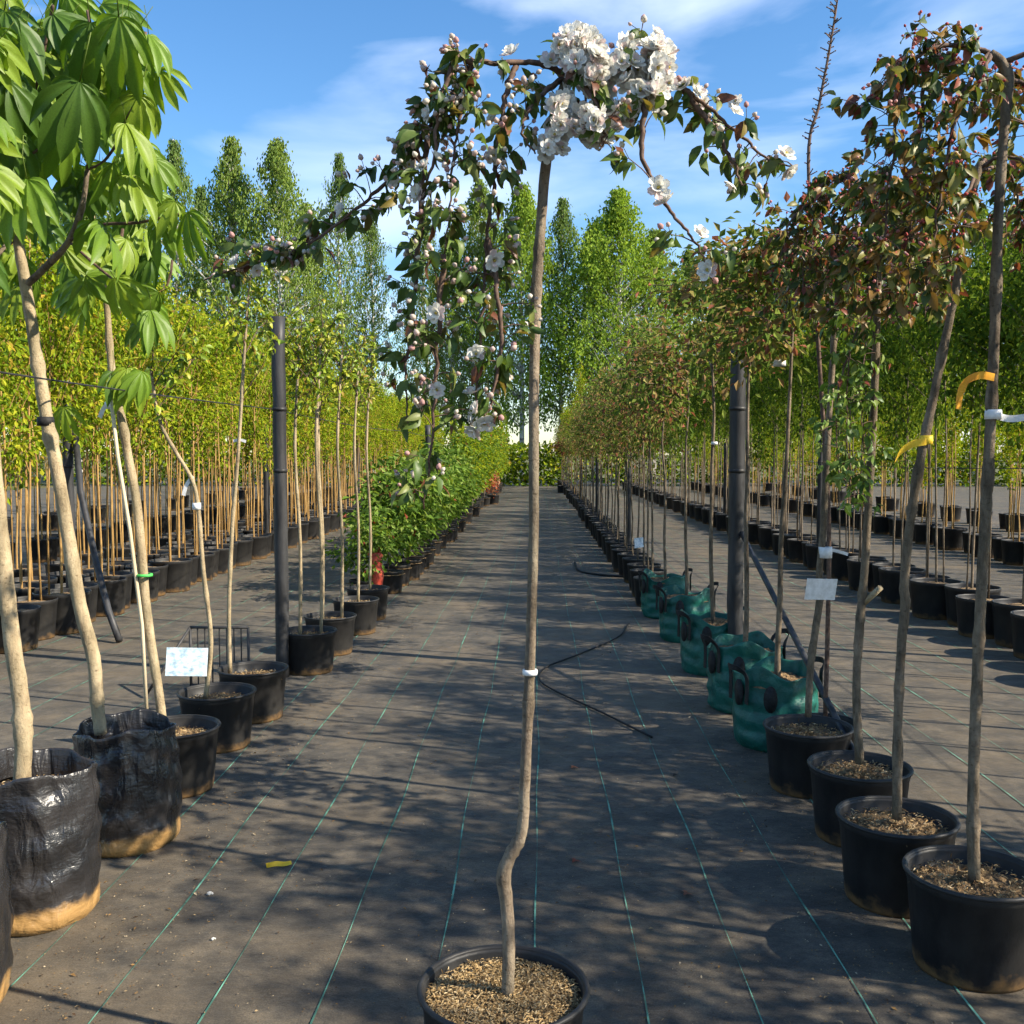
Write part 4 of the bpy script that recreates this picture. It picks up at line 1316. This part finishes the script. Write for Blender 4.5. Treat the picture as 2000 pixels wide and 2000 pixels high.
block('yellow', "young_tree", "yellow-green young tree in the second tight row behind the teal bags", "yellow-green trees behind the teal bags, second row", 6.75, 9, 44, .54, .06, (.72, .9), .95)
block('yellow', "young_tree", "yellow-green young tree in the farthest row behind the teal bags", "yellow-green trees in the farthest row behind the teal bags", 9.6, 14, 44, .8, .12, (.8, .95))

# ------------------------------------------------------------------ posts, braces and wires
def post(x, Y, h, r, label, brace=None, group=None):
    t = thing("trellis_post", label, "post", (x, Y, 0), group)
    mb = MB(); zz = np.linspace(-.02, h, 14)
    tube(mb, [(rnd.uniform(-.004, .004), rnd.uniform(-.004, .004), z) for z in zz], [r * rnd.uniform(.96, 1.04) for _ in zz], 14)
    obj("pole", mb.mesh("pole", M['post'], True), t)
    for z in (1.43, 1.85):
        mb = MB(); lathe(mb, [(r * .9, z - .012), (r * 1.08, z - .012), (r * 1.08, z + .012), (r * .9, z + .012)], 14)
        obj("wire_clip", mb.mesh("wire_clip", M['wire'], True), t)
    if brace:
        mb = MB(); a, b_ = Vector(brace[0]) - t.location, Vector(brace[1]) - t.location
        tube(mb, [a.lerp(b_, k / 6) for k in range(7)], .017, 8)
        obj("brace", mb.mesh("brace", M['post'], True), t)
    return t


LP = at(507, 598, 7.0)
post(-1.76, 7.0, LP.z, .046, "thick black post among the thin-stemmed potted trees")
RP = at(1388, 635, 7.0)
post(at(1386, 1220, 7.0).x, 7.0, RP.z, .054, "thick black post with a leaning brace behind the teal bags",
     ((at(1386, 1220, 7).x + .03, 7.0, 1.02), (1.44, 4.05, .02)))
for x, Y in ((-4.25, 9.2), (-4.25, 16), (-4.2, 24), (-1.75, 16.5), (-1.75, 25)):
    post(x, Y, 2.0, .045, "black post standing in the rows behind the chestnuts", group="black posts in the chestnut-side rows")
for x, Y in ((1.3, 14.5), (1.3, 22), (1.3, 30), (3.85, 7.6), (3.85, 14), (3.85, 21)):
    post(x, Y, 1.75, .038, "slim black post standing in the rows beyond the teal bags", group="black posts in the teal-bag-side rows")
# left brace seen between the stems
mb = MB(); tube(mb, [Vector((-4.2, 9.25, 1.75)), Vector((-4.05, 9.0, 1.2)), Vector((-3.75, 8.6, .62)), Vector((-3.55, 8.35, .25)), Vector((-3.4, 8.2, .02))], .028, 8)
tag(obj("leaning_pole", mb.mesh("leaning_pole", M['post'], True)), "dark pole leaning at a slant against the golden-stemmed tree block", "pole")


def wire(x, z, ya, yb, label):
    mb = MB(); pts = [(x, y, z - .03 * math.sin(math.pi * ((y - ya) % 7.0) / 7.0)) for y in np.arange(ya, yb, 1.0)]
    tube(mb, pts, .0035, 5)
    tag(obj("trellis_wire", mb.mesh("trellis_wire", M['wire'])), label, "wire", "trellis wires along the rows")


wire(-1.80, 1.85, 0, 46, "black trellis wire running along the chestnut row")
wire(-4.27, 1.85, 4, 46, "black trellis wire along the golden-stemmed trees")
wire(3.87, 1.43, 1, 46, "black trellis wire along the green trees behind the teal bags")
wire(6.77, 1.43, 8, 46, "black trellis wire along the second row behind the teal bags")

# dark wire grille leaning behind the thin trees
t = thing("wire_grille", "dark upright wire grille standing behind the thin-stemmed potted trees", "grille", (-2.05, 6.55, 0))
mb = MB()
for a, b_ in (((-.20, 0, 0), (-.20, 0, .42)), ((.18, 0, 0), (.18, 0, .42)), ((-.20, 0, .42), (.18, 0, .42)), ((-.20, 0, .04), (.18, 0, .04)), ((-.20, 0, .42), (-.42, -.2, .02))):
    tube(mb, [a, b_], .010, 6)
obj("frame", mb.mesh("frame", M['post'], True), t)
bm_ = MB(); tube(bm_, [(0, 0, .04), (0, 0, .42)], .005, 5); bar = bm_.mesh("bar", M['post'])
for k in range(7):
    obj("bar", bar, t, (-.20 + .38 * (k + 1) / 8, 0, 0))

# ------------------------------------------------------------------ bare whip standing up in the crab apple row
t = thing("bare_whip_tree", "leafless budded whip rising above the red-budded crowns", "potted tree", (1.42, 5.0, 0))
add_pot(t, 2, s=.8, depth=.04)
base = t.location
pts = [Vector((1.42, 5.0, .2)), Vector((1.42, 5.0, 1.2)), Vector((1.36, 5.0, 2.0)), at(1525, 310, 5.0), at(1545, 200, 5.0), at(1562, 110, 5.0), at(1574, 40, 5.0), at(1584, -30, 5.0)]
stem(t, pts, [.012, .011, .010, .008, .007, .006, .005, .003], 'twig', 8, .08, 6)
mb = MB()
pth = smooth_path(pts[2:], 12)
for p in pth:
    for _ in range(2):
        a = rnd.uniform(0, 6.28); d = Vector((math.cos(a), math.sin(a), .5)); L = rnd.uniform(.008, .04)
        tube(mb, [p - base, p - base + d * L], [.003, .0025], 4)
        bud(mb, p - base + d * L, d, .009, (.1, .06, .06))
tag(obj("side_shoots", mb.mesh("side_shoots", M['twig']), t), kind="stuff")

# ------------------------------------------------------------------ dark tubes on the floor, litter
mb = MB()
tube(mb, smooth_path([on_ground(1230, 1395) + Vector((0, 0, .012)), on_ground(1130, 1345) + Vector((0, 0, .012)), on_ground(1050, 1308) + Vector((0, 0, .012)), on_ground(1018, 1285) + Vector((0, 0, .012)),
                      on_ground(1030, 1262) + Vector((0, 0, .012)), on_ground(1090, 1238) + Vector((0, 0, .012)), on_ground(1165, 1205) + Vector((0, 0, .012)), on_ground(1185, 1180) + Vector((0, 0, .012))], 6), .0065, 6)
tag(obj("black_tube", mb.mesh("black_tube", M['strap'], True)), "thin black tube bent in a loop on the aisle floor", "hose")  # black tube drawn along a dark line on the aisle floor
mb = MB()
tube(mb, smooth_path([on_ground(1085, 1062) + Vector((0, 0, .012)), on_ground(1092, 1078) + Vector((0, 0, .012)), on_ground(1130, 1086) + Vector((0, 0, .012)), on_ground(1180, 1090) + Vector((0, 0, .012))], 6), .014, 6)
tag(obj("black_tube", mb.mesh("black_tube", M['strap'], True)), "short dark tube end reaching onto the aisle by the farthest teal bag", "hose")  # thicker black tube for the curved dark mark farther along

p = on_ground(525, 1636)
t = thing("plastic_strip", "yellow plastic strip lying on the ground fabric", "litter", p)
ribbon(t, [p + Vector((-.042, -.012, .010)), p + Vector((-.01, 0, .013)), p + Vector((.02, .006, .010)), p + Vector((.046, .016, .012))], .018, 'tape_yellow', "strip", 1.3)
for x, y, sc, lab in ((390, 1690, .018, "tiny white scrap on the fabric by the black bags"), (398, 1775, .012, "small white crumb beside the black bags' bases")):
    p = on_ground(x, y); mb = MB()
    bud(mb, Vector((0, 0, .002)), Vector((.6, .3, .4)), sc, (.75, .74, .7)); bud(mb, Vector((sc, .005, .002)), Vector((-.3, .8, .4)), sc * .6, (.75, .74, .7))
    tag(obj("paper_scrap", mb.mesh("paper_scrap", M['petal']), None, p), lab, "litter")
for x, y, c, lab in ((1078, 1450, (.45, .16, .07), "dry orange leaf lying alone on the shaded aisle"), (1080, 1628, (.22, .06, .03), "dark red fallen leaf on the aisle floor"),
                     (1270, 1465, (.03, .02, .015), "small dark clod on the floor before the round pots"), (1290, 1690, (.25, .10, .05), "brown fallen leaf on the aisle by the round pots")):
    p = on_ground(x, y); mb = MB()
    for k in range(3):
        add_leaves(mb, np.array([[.01 * k, .008 * k, .004]]), np.array([[math.cos(k * 2.0), math.sin(k * 2.0), .25]]), np.array([[.2, .1, 1.0]]), np.array([.032]), np.array([.02]), np.array([c]))
    tag(obj("fallen_leaf", mb.mesh("fallen_leaf", M['leaf']), None, p), lab, "leaf")

# dead leaf crumbs and spilt mulch, thickest along the pots
n = 16000
r = np.random.default_rng(77)
xs = np.where(r.random(n) < .30, -1.36 + r.normal(0, .16, n), np.where(r.random(n) < .35, 1.0 + r.normal(0, .14, n), r.uniform(-1.4, 1.1, n)))
ys = 1.8 + 16 * r.random(n) ** 1.6
P = np.stack([xs, ys, np.full(n, .004) + r.uniform(0, .003, n)], 1)
D = np.stack([r.normal(size=n), r.normal(size=n), r.normal(size=n) * .15], 1)
N = np.stack([r.normal(size=n) * .3, r.normal(size=n) * .3, np.ones(n)], 1)
L = r.uniform(.003, .011, n) * np.where(r.random(n) < .06, 2.0, 1.0)
mb = MB(); add_leaves(mb, P, D, N, L, L * r.uniform(.3, .6, n), pick_colors([((.22, .13, .05), 3), ((.30, .22, .12), 2), ((.08, .05, .03), 3), ((.42, .34, .22), 1)], n, r), True)
tag(obj("leaf_litter", mb.mesh("leaf_litter", M['chips'])), "dry crumbs and spilt mulch scattered on the aisle fabric", "litter", kind="stuff")

# ------------------------------------------------------------------ tall birches at the far end
def birch_meshes(seed, palette, nstr=340):
    """unit: height 15, slim drooping crown"""
    r = random.Random(seed); rn = np.random.default_rng(seed)
    H = 15.0
    tk = MB()
    path = smooth_path([Vector((r.uniform(-.12, .12), r.uniform(-.12, .12), z)) for z in np.linspace(-.05, H * .97, 8)], 3)
    tube(tk, path, [.16 * (1 - .9 * i / len(path)) for i in range(len(path))], 7)
    P, D = [], []
    for k in range(nstr):
        f = r.random() ** .85
        z = 3.2 + (H - 3.2) * f
        R = min(3.0, .12 + .44 * (H - z)) * (0.55 + .6 * r.random())
        if f < .12: R *= .75
        a = r.uniform(0, 6.28); rr = R * math.sqrt(r.uniform(.02, 1)) * (1 + .25 * math.sin(3 * a + z * 1.3))
        q = Vector((math.cos(a) * rr, math.sin(a) * rr, z + .35 * rr))
        p0 = min(path, key=lambda v: abs(v.z - (z - .4 * rr)))
        if k % 3 == 0:
            tube(tk, [p0, p0.lerp(q, .6) + Vector((0, 0, .15)), q], [.025, .015, .006], 3, cap=False)
        m = r.randint(10, 24)
        ln = r.uniform(.5, 1.5) * (1.0 - .45 * f)
        for j in range(m):
            u = j / m
            P.append((q.x + r.gauss(0, .12), q.y + r.gauss(0, .12), q.z - u * ln + r.gauss(0, .05)))
            D.append((r.gauss(0, .4), r.gauss(0, .4), -1))
    P, D = np.array(P), np.array(D); m = len(P)
    N = rn.normal(size=(m, 3)) + np.array([.3, -.5, .3])
    L = rn.uniform(.10, .21, m)
    C = pick_colors(palette, m, rn, .2)
    cl = MB(); add_leaves(cl, P, D, N, L, L * .55, C, True)
    return tk.mesh("trunk", M['bark_birch'], True), cl.mesh("crown", M['leaf_far'])


BI = [birch_meshes(400, PAL_BIRCH, 900), birch_meshes(401, PAL_BIRCH_DARK, 560), birch_meshes(402, PAL_BIRCH_LIGHT, 1000), birch_meshes(403, PAL_BIRCH, 800)]
birches = [(-60, 240, 50, 0, 1.0), (40, 300, 54, 3, 1.0), (140, 320, 52, 0, 1.0), (240, 300, 52, 3, 1.0), (328, 262, 56, 1, 1.0), (378, 350, 60, 1, 1.0), (435, 255, 53, 0, 1.05), (522, 258, 52, 3, 1.1), (575, 380, 56, 0, 1.0),
           (640, 288, 57, 1, .8), (700, 390, 62, 1, .75), (800, 395, 60, 1, .8), (850, 430, 56, 3, .9), (905, 335, 56, 3, 1.0), (985, 345, 54, 2, 1.15), (1062, 372, 55, 1, .9), (1120, 420, 54, 2, 1.1), (1168, 355, 51, 2, 1.35),
           (1235, 430, 53, 0, 1.1), (1300, 470, 56, 1, 1), (1380, 460, 54, 0, 1), (1460, 430, 56, 3, 1), (1540, 440, 54, 0, 1), (1620, 430, 56, 3, 1), (1700, 450, 54, 0, 1), (1780, 430, 55, 0, 1), (1850, 390, 54, 1, 1), (1920, 430, 53, 0, 1.1), (2010, 420, 54, 3, 1.1)]
for x, y, Y, k, w in birches:
    p = at(x, y, Y)
    lab = ["tall mid-green birch with drooping twigs beyond the end of the rows", "thin dark sparse birch with sky showing through beyond the rows", "bright yellow-green birch beyond the end of the aisle",
           "slim pointed birch beyond the end of the rows"][k]
    t = thing("birch_tree", lab, "tree", (p.x, Y, 0), ["mid-green birches beyond the rows", "sparse dark birches beyond the rows", "bright birches beyond the aisle", "slim pointed birches beyond the rows"][k], rnd.uniform(0, 6.28))
    tk, cl = BI[k]
    a = obj("trunk", tk, t); c = tag(obj("crown", cl, t), kind="stuff")
    s = p.z / 15.0
    a.scale = (1, 1, s); c.scale = (w, w, s)

# undergrowth along the wood's edge
n = 42000
r = np.random.default_rng(5)
xs = r.uniform(-34, 34, n); hh = 2.0 + 1.9 * (0.5 + .5 * np.sin(xs * .9) * np.sin(xs * .37 + 1)) + .5 * np.sin(xs * 2.7)
hh = np.where(np.abs(xs) < 1.4, 2.0, hh)
P = np.stack([xs, 49 + r.normal(0, .9, n), np.maximum(.03, hh * r.random(n) ** .8)], 1)
D = r.normal(size=(n, 3)); N = r.normal(size=(n, 3)) + np.array([.3, -.5, .6]); L = r.uniform(.12, .3, n)
mb = MB(); add_leaves(mb, P, D, N, L, L * .6, pick_colors(PAL_GREEN + PAL_YELLOW, n, r), True)
tag(obj("undergrowth", mb.mesh("undergrowth", M['leaf_far'])), "green undergrowth along the foot of the birches", "undergrowth", kind="stuff")
